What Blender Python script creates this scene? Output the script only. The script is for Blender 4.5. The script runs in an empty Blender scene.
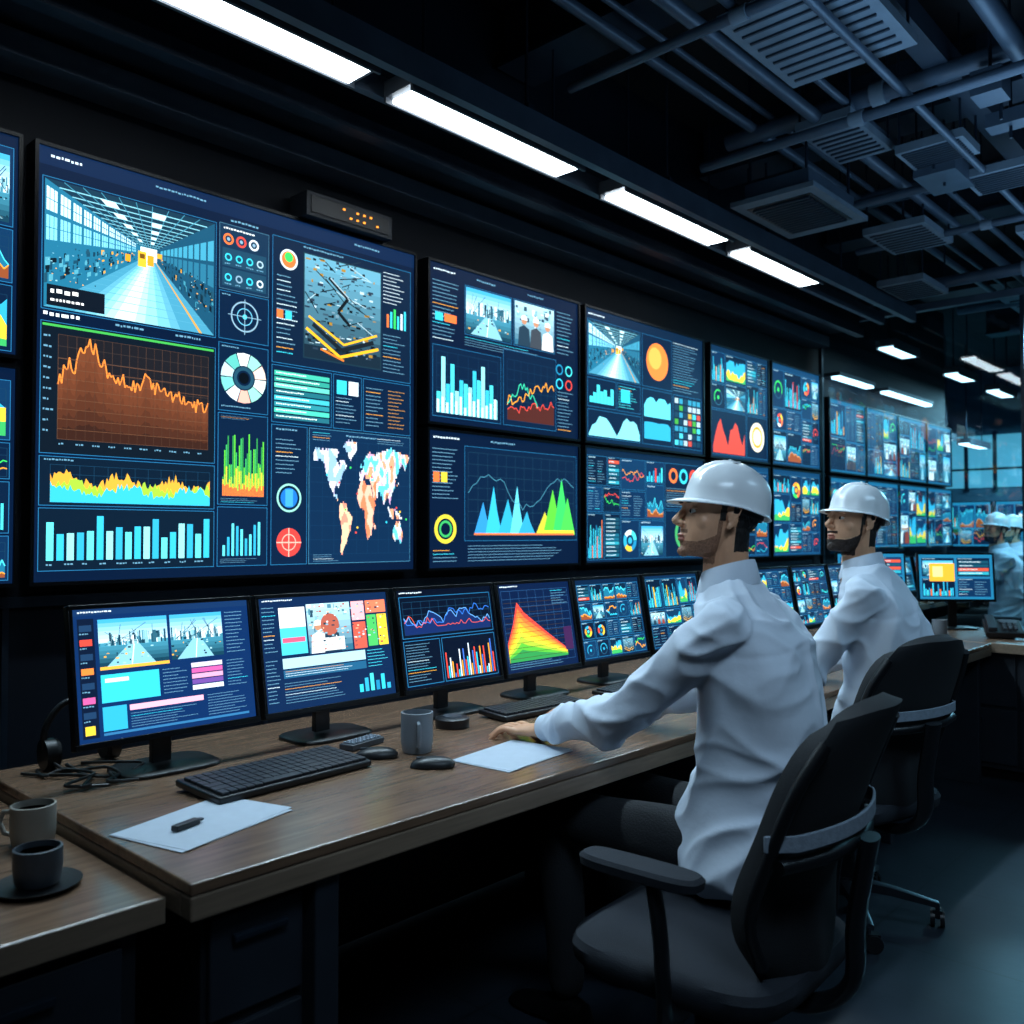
import bpy, bmesh, math, random
from mathutils import Vector, Matrix, noise, Euler
pi=math.pi
SC=bpy.context.scene
COL=SC.collection
try:
    SC.view_settings.view_transform='Standard'
    SC.view_settings.look='None'
except Exception as e: print(e)

def lin(h,m=1.0):
    if isinstance(h,str):
        h=h.lstrip('#'); c=[int(h[i:i+2],16)/255 for i in (0,2,4)]
    else: c=list(h)
    return tuple(((x/12.92) if x<=0.04045 else ((x+0.055)/1.055)**2.4)*m for x in c)

# ------------------------------------------------------------ materials
def mat(name,col,rough=.5,metal=0.0,var=.15,scale=20,bump=0.0,bscale=None,stretch=None,emit=None,estr=0,coat=0,spec=.5):
    m=bpy.data.materials.new(name); m.use_nodes=True
    nt=m.node_tree; b=nt.nodes['Principled BSDF']
    c=lin(col)
    b.inputs['Roughness'].default_value=rough; b.inputs['Metallic'].default_value=metal
    b.inputs['Specular IOR Level'].default_value=spec
    b.inputs['Coat Weight'].default_value=coat
    tc=nt.nodes.new('ShaderNodeTexCoord'); mp=nt.nodes.new('ShaderNodeMapping')
    if stretch: mp.inputs['Scale'].default_value=stretch
    nt.links.new(tc.outputs['Object'],mp.inputs['Vector'])
    n=nt.nodes.new('ShaderNodeTexNoise'); n.inputs['Scale'].default_value=scale; n.inputs['Detail'].default_value=5
    nt.links.new(mp.outputs['Vector'],n.inputs['Vector'])
    r=nt.nodes.new('ShaderNodeValToRGB')
    r.color_ramp.elements[0].position=.3; r.color_ramp.elements[1].position=.7
    r.color_ramp.elements[0].color=(*[x*(1-var) for x in c],1)
    r.color_ramp.elements[1].color=(*[min(1,x*(1+var)) for x in c],1)
    nt.links.new(n.outputs['Fac'],r.inputs['Fac']); nt.links.new(r.outputs['Color'],b.inputs['Base Color'])
    if bump:
        bp=nt.nodes.new('ShaderNodeBump'); bp.inputs['Strength'].default_value=bump; bp.inputs['Distance'].default_value=.01
        n2=nt.nodes.new('ShaderNodeTexNoise'); n2.inputs['Scale'].default_value=bscale or scale*3; n2.inputs['Detail'].default_value=4
        nt.links.new(mp.outputs['Vector'],n2.inputs['Vector'])
        nt.links.new(n2.outputs['Fac'],bp.inputs['Height']); nt.links.new(bp.outputs['Normal'],b.inputs['Normal'])
    if emit:
        b.inputs['Emission Color'].default_value=(*lin(emit),1); b.inputs['Emission Strength'].default_value=estr
    return m

M={}
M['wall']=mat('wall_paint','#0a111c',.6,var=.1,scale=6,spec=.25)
M['wallf']=mat('far_wall_glow_tint','#4a7084',.6,var=.1,scale=6,spec=.25)  # lighter teal puts the far room's hazy brightness into the wall colour
M['wallm']=mat('wall_metal','#18222e',.4,.3,var=.15,scale=4)
M['ceil']=mat('ceiling_dark','#0b1017',.8,scale=5)
M['beam']=mat('beam_steel','#2a3644',.5,.3,scale=8)
M['duct']=mat('duct_metal','#465464',.42,.3,scale=8)
M['panelc']=mat('ceiling_tile','#64727f',.6,scale=10)
M['black']=mat('black_plastic','#0d0f13',.4,scale=60,bump=.05)
M['bezel']=mat('bezel_plastic','#070a0f',.35,scale=50,spec=.3)
M['grey']=mat('grey_plastic','#3a4048',.45,scale=40)
M['lgrey']=mat('strap_fabric','#76818e',.7,scale=80,bump=.15)
M['fabric']=mat('chair_fabric','#080c13',.85,scale=150,bump=.3,bscale=500)
M['seatf']=mat('seat_fabric','#151b25',.85,scale=150,bump=.3,bscale=500)
M['chrome']=mat('base_metal','#30363e',.3,.7,scale=30)
M['desk']=mat('desk_laminate','#6e5543',.27,scale=6,var=.28,stretch=(1,12,12),bump=.03)
M['deskedge']=mat('desk_edge','#84705e',.45,scale=8,var=.15,stretch=(1,12,12))
M['cab']=mat('cabinet_grey','#20262f',.5,scale=10)
M['cabd']=mat('cabinet_dark','#10151d',.55,scale=10)
M['paper']=mat('paper','#b0bac6',.8,scale=30,var=.04)
M['mug']=mat('mug_ceramic','#7c848c',.35,scale=20,var=.05)
M['mugw']=mat('cup_ceramic','#8a857c',.4,scale=20,var=.05)
M['coffee']=mat('coffee','#3a2412',.15,scale=20)
M['key']=mat('key_plastic','#1a1f27',.45,scale=60)
M['cable']=mat('cable_rubber','#0a0b0d',.5,scale=60)
M['shirt']=mat('shirt_cotton','#c8d1de',.8,scale=12,var=.04,bump=.12,bscale=30)
M['trous']=mat('trouser_cloth','#090c12',.85,scale=60,bump=.2)
M['shoe']=mat('shoe_leather','#08090b',.35,scale=40)
M['skin']=mat('skin','#d09a78',.48,scale=30,var=.1,bump=.05)
M['lip']=mat('lip_skin','#a5604f',.5,scale=30,var=.1)
M['hair']=mat('hair','#0d0a09',.6,scale=120,var=.4,bump=.6,bscale=260,stretch=(1,1,.25))
M['stubble']=mat('stubble','#8c6149',.7,scale=220,var=.3,bump=.3,bscale=300)
M['beard']=mat('beard','#2c1d16',.7,scale=200,var=.4,bump=.5,bscale=300)
M['helmet']=mat('hard_hat_shell','#e4e8ec',.32,scale=15,var=.03,coat=.3)
M['eyew']=mat('eye_white','#c8c8c4',.2,scale=10,var=.02)
M['iris']=mat('iris','#1c120c',.2,scale=10,var=.1)
M['steel']=mat('mullion_metal','#2a3644',.35,.6,scale=20)
M['lamp']=mat('lamp_diffuser','#ffffff',.5,var=0,emit='#e8f6ff',estr=10)
M['lampf']=mat('lamp_diffuser_far','#ffffff',.5,var=0,emit='#cfefff',estr=4)
M['led']=mat('led_orange','#ff9a30',.5,var=0,emit='#ff9a30',estr=2)
M['window']=mat('window_daylight','#4a90a8',.5,var=.3,scale=1.5,emit='#5fb8d4',estr=.7)
m=mat('floor_vinyl','#20272f',.32,scale=7,var=.25,bump=.03); M['floor']=m
nt=m.node_tree; b=nt.nodes['Principled BSDF']
br=nt.nodes.new('ShaderNodeTexBrick'); br.inputs['Scale'].default_value=1.0
br.offset=0; br.inputs['Mortar Size'].default_value=.004; br.inputs['Brick Width'].default_value=.6; br.inputs['Row Height'].default_value=.6
tc=nt.nodes.new('ShaderNodeTexCoord'); nt.links.new(tc.outputs['Object'],br.inputs['Vector'])
old=b.inputs['Base Color'].links[0].from_socket
br.inputs['Mortar'].default_value=(.006,.008,.010,1)
nt.links.new(old,br.inputs['Color1']); nt.links.new(old,br.inputs['Color2']); nt.links.new(br.outputs['Color'],b.inputs['Base Color'])
def screenmat(name,s):
    m=bpy.data.materials.new(name); m.use_nodes=True; nt=m.node_tree; b=nt.nodes['Principled BSDF']
    a=nt.nodes.new('ShaderNodeAttribute'); a.attribute_name='Col'
    b.inputs['Base Color'].default_value=(.002,.003,.005,1); b.inputs['Roughness'].default_value=.4; b.inputs['Specular IOR Level'].default_value=.12
    nt.links.new(a.outputs['Color'],b.inputs['Emission Color']); b.inputs['Emission Strength'].default_value=s
    return m
M['screen']=screenmat('screen_pixels',1.9)
M['screenf']=screenmat('screen_pixels_far',1.8)
m=bpy.data.materials.new('partition_glass'); m.use_nodes=True; nt=m.node_tree; nt.nodes.clear()
o=nt.nodes.new('ShaderNodeOutputMaterial'); mx=nt.nodes.new('ShaderNodeMixShader'); t=nt.nodes.new('ShaderNodeBsdfTransparent'); g=nt.nodes.new('ShaderNodeBsdfGlossy')
fr=nt.nodes.new('ShaderNodeFresnel'); fr.inputs['IOR'].default_value=1.6; g.inputs['Roughness'].default_value=.02
t.inputs['Color'].default_value=(.82,.94,.98,1)
nt.links.new(fr.outputs[0],mx.inputs[0]); nt.links.new(t.outputs[0],mx.inputs[1]); nt.links.new(g.outputs[0],mx.inputs[2]); nt.links.new(mx.outputs[0],o.inputs[0])
M['glass']=m

# ------------------------------------------------------------ mesh builder
def empty(name,loc=(0,0,0),rot=(0,0,0)):
    e=bpy.data.objects.new(name,None); e.empty_display_size=.1; e.location=loc; e.rotation_euler=rot; COL.objects.link(e); return e
class B:
    def __init__(s): s.v=[]; s.f=[]; s.fm=[]; s.mats=[]
    def mi(s,m):
        if m not in s.mats: s.mats.append(m)
        return s.mats.index(m)
    def add(s,vs,fs,m):
        n=len(s.v); s.v+= [tuple(v) for v in vs]; k=s.mi(m)
        for f in fs: s.f.append([n+i for i in f]); s.fm.append(k)
    def box(s,c,d,m,rz=0,rot=None):
        R=rot or Matrix.Rotation(rz,3,'Z'); c=Vector(c)
        vs=[c+R@Vector((x*d[0]/2,y*d[1]/2,z*d[2]/2)) for x in(-1,1) for y in(-1,1) for z in(-1,1)]
        s.add(vs,[(0,1,3,2),(4,6,7,5),(0,4,5,1),(2,3,7,6),(0,2,6,4),(1,5,7,3)],m)
    def bx(s,x0,x1,y0,y1,z0,z1,m): s.box(((x0+x1)/2,(y0+y1)/2,(z0+z1)/2),(x1-x0,y1-y0,z1-z0),m)
    def loft(s,rings,m,cap=True):
        n=len(rings[0]); vs=[p for r in rings for p in r]; fs=[]
        for i in range(len(rings)-1):
            for j in range(n):
                k=(j+1)%n; fs.append((i*n+j,i*n+k,(i+1)*n+k,(i+1)*n+j))
        if cap: fs.append(tuple(reversed(range(n)))); fs.append(tuple(range((len(rings)-1)*n,len(rings)*n)))
        s.add(vs,fs,m)
    def tube(s,pts,r,m,seg=10,ends=False,flat=None):
        pts=[Vector(p) for p in pts]; rr=list(r) if hasattr(r,'__len__') else [r]*len(pts)
        if ends:
            a=(pts[0]-pts[1]).normalized(); z=(pts[-1]-pts[-2]).normalized()
            P=[];Q=[]
            for k in (.0,.3,.6,.85): 
                ang=k*pi/2; P.append(pts[0]+a*rr[0]*math.cos(ang)); Q.append(rr[0]*max(.05,math.sin(ang)))
            P2=[];Q2=[]
            for k in (.85,.6,.3,.0):
                ang=k*pi/2; P2.append(pts[-1]+z*rr[-1]*math.cos(ang)); Q2.append(rr[-1]*max(.05,math.sin(ang)))
            pts=P+pts+P2; rr=Q+rr+Q2
        rings=[]; up=None
        for i,p in enumerate(pts):
            t=(pts[min(i+1,len(pts)-1)]-pts[max(i-1,0)]).normalized()
            if up is None:
                up=Vector((0,0,1)) if abs(t.z)<.9 else Vector((1,0,0))
            a=t.cross(up).normalized(); up=a.cross(t).normalized()
            f=flat or (1,1)
            rings.append([p+(a*math.cos(2*pi*j/seg)*f[0]+up*math.sin(2*pi*j/seg)*f[1])*rr[i] for j in range(seg)])
        s.loft(rings,m)
    def cyl(s,p0,p1,r,m,seg=20,r1=None): s.tube([p0,p1],[r,r1 if r1 is not None else r],m,seg)
    def ell(s,c,r,m,R=None,nu=20,nv=12):
        c=Vector(c); R=R or Matrix.Identity(3); rings=[]
        for i in range(nv+1):
            a=pi*min(max(i/nv,.02),.98)
            rings.append([c+R@Vector((r[0]*math.sin(a)*math.cos(2*pi*j/nu),r[1]*math.sin(a)*math.sin(2*pi*j/nu),-r[2]*math.cos(a))) for j in range(nu)])
        s.loft(rings,m)
    def mesh(s,name):
        me=bpy.data.meshes.new(name); me.from_pydata(s.v,[],s.f)
        for m in s.mats: me.materials.append(m)
        me.polygons.foreach_set('material_index',s.fm); 
        bm=bmesh.new(); bm.from_mesh(me); bmesh.ops.recalc_face_normals(bm,faces=bm.faces); bm.to_mesh(me); bm.free()
        me.update(); return me
    def obj(s,name,parent=None,bevel=0,seg=2,smooth=True,loc=None,rot=None):
        me=s.mesh(name)
        ob=bpy.data.objects.new(name,me); COL.objects.link(ob)
        if smooth:
            me.polygons.foreach_set('use_smooth',[True]*len(me.polygons)); me.set_sharp_from_angle(angle=math.radians(38))
        if bevel:
            bv=ob.modifiers.new('bev','BEVEL'); bv.width=bevel; bv.segments=seg; bv.limit_method='ANGLE'; bv.angle_limit=math.radians(40)
        if parent: ob.parent=parent
        if loc: ob.location=loc
        if rot: ob.rotation_euler=rot
        return ob
def se_ring(cx,cy,z,hx,hy,n=4,k=32):
    r=[]
    for j in range(k):
        a=2*pi*j/k; c,s_=math.cos(a),math.sin(a)
        r.append(Vector((cx+hx*math.copysign(abs(c)**(2/n),c),cy+hy*math.copysign(abs(s_)**(2/n),s_),z)))
    return r
def organic(b,voxel,it,name):
    me=b.mesh(name+'_t'); ob=bpy.data.objects.new('tmp',me); COL.objects.link(ob)
    r=ob.modifiers.new('r','REMESH'); r.mode='VOXEL'; r.voxel_size=voxel
    s=ob.modifiers.new('s','SMOOTH'); s.factor=.5; s.iterations=it
    dg=bpy.context.evaluated_depsgraph_get(); ev=ob.evaluated_get(dg)
    out=bpy.data.meshes.new_from_object(ev); bpy.data.objects.remove(ob)
    out.name=name; out.polygons.foreach_set('use_smooth',[True]*len(out.polygons))
    return out
def catmull(P,sub=6):
    out=[]; n=len(P)
    for i in range(n-1):
        p0=P[max(i-1,0)];p1=P[i];p2=P[i+1];p3=P[min(i+2,n-1)]
        for k in range(sub):
            t=k/sub
            out.append([.5*((2*b)+(-a+c)*t+(2*a-5*b+4*c-d)*t*t+(-a+3*b-3*c+d)*t**3) for a,b,c,d in zip(p0,p1,p2,p3)])
    out.append(list(P[-1])); return out
def limb(b,P,m,seg=18,sub=5,flat=None):
    Q=catmull([list(p) for p in P],sub)
    b.tube([q[:3] for q in Q],[q[3] for q in Q],m,seg,ends=True,flat=flat)

# ------------------------------------------------------------ screen canvas
class Canvas:
    def __init__(s,W,H,bg='#081322',seed=1):
        s.W,s.H=W,H; s.sh=[]; s.bx=[]; s.lv=[]; s.r=random.Random(seed); s.rect(0,0,W,H,bg)
    def level(s,x0,y0,x1,y1):
        L=0
        for (a,b,c,d),l in zip(s.bx,s.lv):
            if l>=L and a<x1 and c>x0 and b<y1 and d>y0: L=l+1
        s.bx.append((x0,y0,x1,y1)); s.lv.append(L); return L
    def poly(s,pts,col,L=None):
        pts=[(min(max(x,0),s.W),min(max(y,0),s.H)) for x,y in pts]
        if L is None:
            xs=[p[0] for p in pts]; ys=[p[1] for p in pts]; L=s.level(min(xs),min(ys),max(xs),max(ys))
        s.sh.append((pts,lin(col) if isinstance(col,str) else col,L))
    def rect(s,x,y,w,h,col,L=None): s.poly([(x,y),(x+w,y),(x+w,y+h),(x,y+h)],col,L)
    def circle(s,cx,cy,r,col,L=None,n=24,ry=None): s.poly([(cx+r*math.cos(2*pi*i/n),cy+(ry or r)*math.sin(2*pi*i/n)) for i in range(n)],col,L)
    def ring(s,cx,cy,r0,r1,col,a0=0,a1=360,L=None):
        if L is None: L=s.level(cx-r1,cy-r1,cx+r1,cy+r1)
        n=max(2,int((a1-a0)/12))
        for i in range(n):
            a=math.radians(a0+(a1-a0)*i/n); b=math.radians(a0+(a1-a0)*(i+1)/n)
            s.poly([(cx+r0*math.cos(a),cy+r0*math.sin(a)),(cx+r1*math.cos(a),cy+r1*math.sin(a)),(cx+r1*math.cos(b),cy+r1*math.sin(b)),(cx+r0*math.cos(b),cy+r0*math.sin(b))],col,L)
        return L
    def line(s,pts,w,col,L=None):
        if L is None:
            xs=[p[0] for p in pts]; ys=[p[1] for p in pts]; L=s.level(min(xs)-w,min(ys)-w,max(xs)+w,max(ys)+w)
        for (x0,y0),(x1,y1) in zip(pts,pts[1:]):
            d=math.hypot(x1-x0,y1-y0) or 1; nx,ny=-(y1-y0)/d*w/2,(x1-x0)/d*w/2
            s.poly([(x0+nx,y0+ny),(x1+nx,y1+ny),(x1-nx,y1-ny),(x0-nx,y0-ny)],col,L)
    def grad(s,x,y,w,h,c0,c1,n=10):
        L=s.level(x,y,x+w,y+h); a=lin(c0); b=lin(c1)
        for i in range(n):
            t=i/(n-1); s.rect(x,y+h*i/n,w,h/n,tuple(p+(q-p)*t for p,q in zip(a,b)),L)
    def text(s,x,y,w,h,col='#5f93b0',fill=.9):
        L=s.level(x,y,x+w,y+h); e=x+w*s.r.uniform(.6,1)*fill; p=x
        while p<e-h*.4:
            q=min(e,p+h*s.r.uniform(.3,1.1)); s.rect(p,y+(h*.2*s.r.random()),q-p,h*.5,col,L); p=q+h*.3
    def lines(s,x,y,w,h,n,col='#5f93b0'):
        n=max(3,int(n*1.6)); d=h/n
        for i in range(n): s.text(x,y+i*d+d*.2,w,d*.42,col if s.r.random()<.8 else s.r.choice(['#c8e4f0','#38c6e0','#e8a23a']))
    def panel(s,x,y,w,h,bg='#071d38',ed='#2470a0',e=2.2):
        s.rect(x,y,w,h,ed); s.rect(x+e,y+e,w-2*e,h-2*e,bg)
    def grid(s,x,y,w,h,nx,ny,col='#153a54',t=1.6):
        L=s.level(x,y,x+w,y+h)
        for i in range(nx+1): s.rect(x+w*i/nx-t/2,y,t,h,col,L)
        L=s.level(x,y,x+w,y+h)
        for i in range(ny+1): s.rect(x,y+h*i/ny-t/2,w,t,col,L)
    def series(s,n,rough=.2,a=.2,b=.9,env=None):
        v=s.r.uniform(a,b); o=[]
        for i in range(n):
            v=min(b,max(a,v+s.r.uniform(-rough,rough)));
            if env: 
                e=env(i/(n-1)); v=e+ s.r.uniform(-rough,rough)*.5; v=min(1,max(.02,v))
            o.append(v)
        return o
    def area(s,x,y,w,h,vals,col,line=None,lw=5):
        L=s.level(x,y,x+w,y+h); n=len(vals)
        P=[(x+w*i/(n-1),y+h*(1-v)) for i,v in enumerate(vals)]
        if col:
            for p,q in zip(P,P[1:]): s.poly([p,q,(q[0],y+h),(p[0],y+h)],col,L)
        if line: s.line(P,lw,line)
    def bars(s,x,y,w,h,vals,cols,gap=.35):
        L=s.level(x,y,x+w,y+h); n=len(vals); d=w/n
        for i,v in enumerate(vals): s.rect(x+i*d,y+h*(1-v),d*(1-gap),h*v,cols[i%len(cols)] if isinstance(cols,list) else cols,L)
    def donut(s,cx,cy,r,cols,hole=.55):
        L=s.level(cx-r,cy-r,cx+r,cy+r); n=len(cols); 
        for i,c in enumerate(cols): s.ring(cx,cy,r*hole,r,c,360*i/n,360*(i+1)/n-3,L)
    def gauge(s,cx,cy,r,col='#38c6e0'):
        s.ring(cx,cy,r*.86,r,'#24506a'); s.ring(cx,cy,r*.82,r,col,150,150+s.r.uniform(120,240)); s.circle(cx,cy,r*.25,col)
    def build(s,name,w,h,parent,m,loc=(0,0,0),rot=(0,0,0),eps=.00022):
        vs=[];fs=[];cs=[]
        for pts,c,L in s.sh:
            n=len(vs)
            for (x,y) in pts: vs.append((-w/2+x/s.W*w,-L*eps,h-y/s.H*h)); cs+= [c[0],c[1],c[2],1]
            fs.append(list(range(n,n+len(pts))))
        me=bpy.data.meshes.new(name); me.from_pydata(vs,[],fs); me.materials.append(m)
        at=me.color_attributes.new('Col','FLOAT_COLOR','POINT'); at.data.foreach_set('color',cs)
        bm=bmesh.new(); bm.from_mesh(me)
        bm.normal_update()
        rev=[f for f in bm.faces if f.normal.y>0]; bmesh.ops.reverse_faces(bm,faces=rev); bm.to_mesh(me); bm.free()
        ob=bpy.data.objects.new(name,me); COL.objects.link(ob); ob.parent=parent; ob.location=loc; ob.rotation_euler=rot
        return ob
def lerp(a,b,t): return (a[0]+(b[0]-a[0])*t,a[1]+(b[1]-a[1])*t)
def ph_hall(C,x,y,w,h,det=70):
    r=C.r; A=(x,y);Bq=(x+w,y);Cc=(x+w,y+h);D=(x,y+h); vx,vy=x+w*.58,y+h*.42; q=.05
    a=(vx-w*q,vy-h*q*1.2);b=(vx+w*q,vy-h*q*1.2);c=(vx+w*q,vy+h*q);d=(vx-w*q,vy+h*q)
    C.rect(x,y,w,h,'#1c4a60'); C.poly([A,Bq,b,a],'#123246'); C.poly([A,a,d,D],'#1f6c8c'); C.poly([Bq,b,c,Cc],'#174c68'); C.poly([D,d,c,Cc],'#4292b0'); C.poly([a,b,c,d],'#e4fbff')
    for f0,f1,g0,g1,cc in ((.16,.78,.2,.8,'#5aa8c2'),(.22,.72,.25,.75,'#6fbcd4'),(.28,.64,.32,.70,'#8acfe2'),(.33,.56,.4,.64,'#a8e0ee'),(.38,.50,.46,.58,'#c8f0f8')):
        C.poly([lerp(D,Cc,f0),lerp(D,Cc,f1),lerp(d,c,g1),lerp(d,c,g0)],cc)
    ts=[0,.14,.27,.38,.48,.57,.65,.72,.78,.84,.9,.95]
    for t in ts[1:]:
        C.line([lerp(A,a,t),lerp(Bq,b,t)],h*.008*(1.3-t),'#7cc4d6')
        C.line([lerp(D,d,t),lerp(Cc,c,t)],h*.004*(1.3-t),'#4f9cb8')
    for f in (.1,.2,.3,.4,.5,.6,.7,.8,.9): C.line([lerp(A,Bq,f),lerp(a,b,f)],h*.006,'#3f8aa4')
    for t0,t1 in zip(ts[1::2],ts[2::2]):
        for f in (.25,.6): C.poly([lerp(lerp(A,Bq,f),lerp(a,b,f),t0),lerp(lerp(A,Bq,f+.1),lerp(a,b,f+.1),t0),lerp(lerp(A,Bq,f+.1),lerp(a,b,f+.1),t1),lerp(lerp(A,Bq,f),lerp(a,b,f),t1)],'#c8f2fa')
    for t0,t1 in zip(ts,ts[1:]):
        g=(t1-t0)*.12
        for f0,f1,cc in ((.05,.24,'#c8f2fc'),(.28,.48,'#7fd4ec')):
            p=lerp(A,a,t0+g);p2=lerp(A,a,t1-g);s_=lerp(D,d,t0+g);s2=lerp(D,d,t1-g)
            C.poly([lerp(p,s_,f0),lerp(p2,s2,f0),lerp(p2,s2,f1),lerp(p,s_,f1)],cc)
            mp=lerp(p,s_,(f0+f1)/2); mq=lerp(p2,s2,(f0+f1)/2); C.line([mp,mq],h*.006,'#1f6c8c')
            for mm in (t0+(t1-t0)*.35,t0+(t1-t0)*.65): C.line([lerp(lerp(A,a,mm),lerp(D,d,mm),f0),lerp(lerp(A,a,mm),lerp(D,d,mm),f1)],h*.005,'#1f6c8c')
            p=lerp(Bq,b,t0+g);p2=lerp(Bq,b,t1-g);s_=lerp(Cc,c,t0+g);s2=lerp(Cc,c,t1-g)
            C.poly([lerp(p,s_,f0+.1),lerp(p2,s2,f0+.1),lerp(p2,s2,f1+.1),lerp(p,s_,f1+.1)],'#3f9ab8' if f0<.1 else '#28708e')
        for k in range(11):
            f0=.52+r.random()*.38; hh=r.uniform(.015,.08); u0=r.random()*.6; u1=u0+r.uniform(.12,.4); ta=t0+(t1-t0)*u0; tb=t0+(t1-t0)*u1
            p=lerp(A,a,ta);s_=lerp(D,d,ta);p2=lerp(A,a,tb);s2=lerp(D,d,tb)
            C.poly([lerp(p,s_,f0),lerp(p2,s2,f0),lerp(p2,s2,f0+hh),lerp(p,s_,f0+hh)],r.choice(['#0e2a3a','#123a50','#0a1c28','#16465e','#4f9fb4','#e2a63a' if t0>.5 else '#1c4a60']))
            p=lerp(Bq,b,ta);s_=lerp(Cc,c,ta);p2=lerp(Bq,b,tb);s2=lerp(Cc,c,tb)
            C.poly([lerp(p,s_,f0),lerp(p2,s2,f0),lerp(p2,s2,f0+hh),lerp(p,s_,f0+hh)],r.choice(['#0e2a3a','#123a50','#0a1c28','#16465e','#3f8fa4','#e2a63a' if t0>.5 else '#1c4a60']))
    C.poly([lerp(D,Cc,.90),lerp(D,Cc,.92),lerp(d,c,.95),lerp(d,c,.9)],'#c89a4a')
    C.rect(vx-w*.065,vy-h*.02,w*.05,h*.13,'#f2b632'); C.rect(vx-w*.01,vy+h*.0,w*.04,h*.09,'#e89a24'); C.rect(vx-w*.055,vy+h*.0,w*.03,h*.04,'#6b4a14'); C.rect(vx+w*.05,vy-h*.03,w*.03,h*.04,'#f2a632'); C.rect(vx-w*.14,vy+h*.03,w*.03,h*.06,'#e89a24')
    L=C.level(x,y,x+w,y+h)
    for i in range(det):
        px=x+w*r.random()*.3 if r.random()<.5 else x+w*(.82+.16*r.random()); py=y+h*(.5+r.random()*.3)
        C.rect(px,py,w*r.uniform(.003,.010),h*r.uniform(.003,.010),r.choice(['#0a2230','#8fd0e0','#163c50','#f0b040','#2f7f98']),L)
def ph_machine(C,x,y,w,h):
    r=C.r; C.grad(x,y,w,h,'#5f9fb8','#142634',8)
    for i in range(210):
        px=x+w*r.random()*.9;py=y+h*r.random()*.92; C.rect(px,py,w*r.uniform(.01,.07),h*r.uniform(.005,.03),r.choice(['#101c26','#b8d4e0','#355060','#0b141b','#6a8c9c','#26384a','#0b141b','#a07a2c']))
    for i in range(20):
        x0=x+w*r.random()*.7; y0=y+h*r.random()*.7; C.line([(x0,y0),(x0+w*r.uniform(.1,.3),y0+h*r.uniform(-.1,.2))],h*.010,r.choice(['#0b141b','#9fc0cc','#1c2c38']))
    C.line([(x+w*.02,y+h*.72),(x+w*.45,y+h*.95),(x+w*.97,y+h*.8)],h*.03,'#f0b428')
    C.line([(x+w*.05,y+h*.60),(x+w*.5,y+h*.82),(x+w*.95,y+h*.66)],h*.022,'#f0b428')
    C.line([(x+w*.1,y+h*.67),(x+w*.47,y+h*.88),(x+w*.9,y+h*.74)],h*.045,'#141e26')
    C.line([(x+w*.3,y+h*.18),(x+w*.55,y+h*.35),(x+w*.42,y+h*.5),(x+w*.58,y+h*.62)],h*.035,'#0f171d'); C.line([(x+w*.32,y+h*.18),(x+w*.56,y+h*.34)],h*.012,'#9fb8c2')
    C.line([(x+w*.2,y+h*.9),(x+w*.5,y+h*.98)],h*.02,'#e07a2c')
def ph_people(C,x,y,w,h,n=3):
    r=C.r; C.grad(x,y,w,h,'#a9d8e6','#2f6884',8)
    for i in range(40): C.rect(x+w*r.random()*.88,y+h*r.random()*.55,w*r.uniform(.015,.1),h*r.uniform(.01,.12),r.choice(['#e9f7fa','#4c8296','#7fb4c6','#27485a']))
    for i in range(n):
        cx=x+w*(.2+.3*i)+w*.03; cy=y+h*(.4+.1*r.random()); s_=h*.13
        C.poly([(cx-s_*1.6,y+h),(cx-s_*1.3,cy+s_*1.4),(cx,cy+s_*.8),(cx+s_*1.3,cy+s_*1.4),(cx+s_*1.6,y+h)],r.choice(['#dfe6ea','#20384a','#8a3f34','#39424c']))
        C.circle(cx,cy,s_*.7,'#b98468',n=14); C.poly([(cx-s_*.85,cy-s_*.1),(cx-s_*.6,cy-s_*.8),(cx,cy-s_),(cx+s_*.6,cy-s_*.8),(cx+s_*.85,cy-s_*.1)],'#eef2f4')
def ph_plant(C,x,y,w,h):
    r=C.r; C.grad(x,y,w,h*.5,'#3fa6d4','#bfe8f4',6); C.grad(x,y+h*.5,w,h*.5,'#3f8ea8','#123c50',6)
    C.poly([(x+w*.1,y+h),(x+w*.45,y+h*.52),(x+w*.55,y+h*.52),(x+w*.8,y+h)],'#7fbdd2'); C.line([(x+w*.45,y+h),(x+w*.5,y+h*.53)],w*.015,'#e4f8fc')
    for i in range(54):
        bw=w*r.uniform(.012,.06); bh=h*r.uniform(.04,.3); px=x+(w-bw)*r.random(); C.rect(px,y+h*.57-bh,bw,bh,r.choice(['#2a5d72','#7fb9c9','#173c4e','#d9eef4','#3d7f96']))
    for i in range(10): C.line([(x+w*r.random(),y+h*.55),(x+w*r.random(),y+h*r.uniform(.1,.4))],h*.01,'#14384a')
    for i in range(20): C.rect(x+w*r.random()*.95,y+h*r.uniform(.58,.95),w*r.uniform(.01,.05),h*r.uniform(.01,.04),r.choice(['#0f2c3c','#0f2c3c','#9fd4e4','#e8a83a']))
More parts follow.
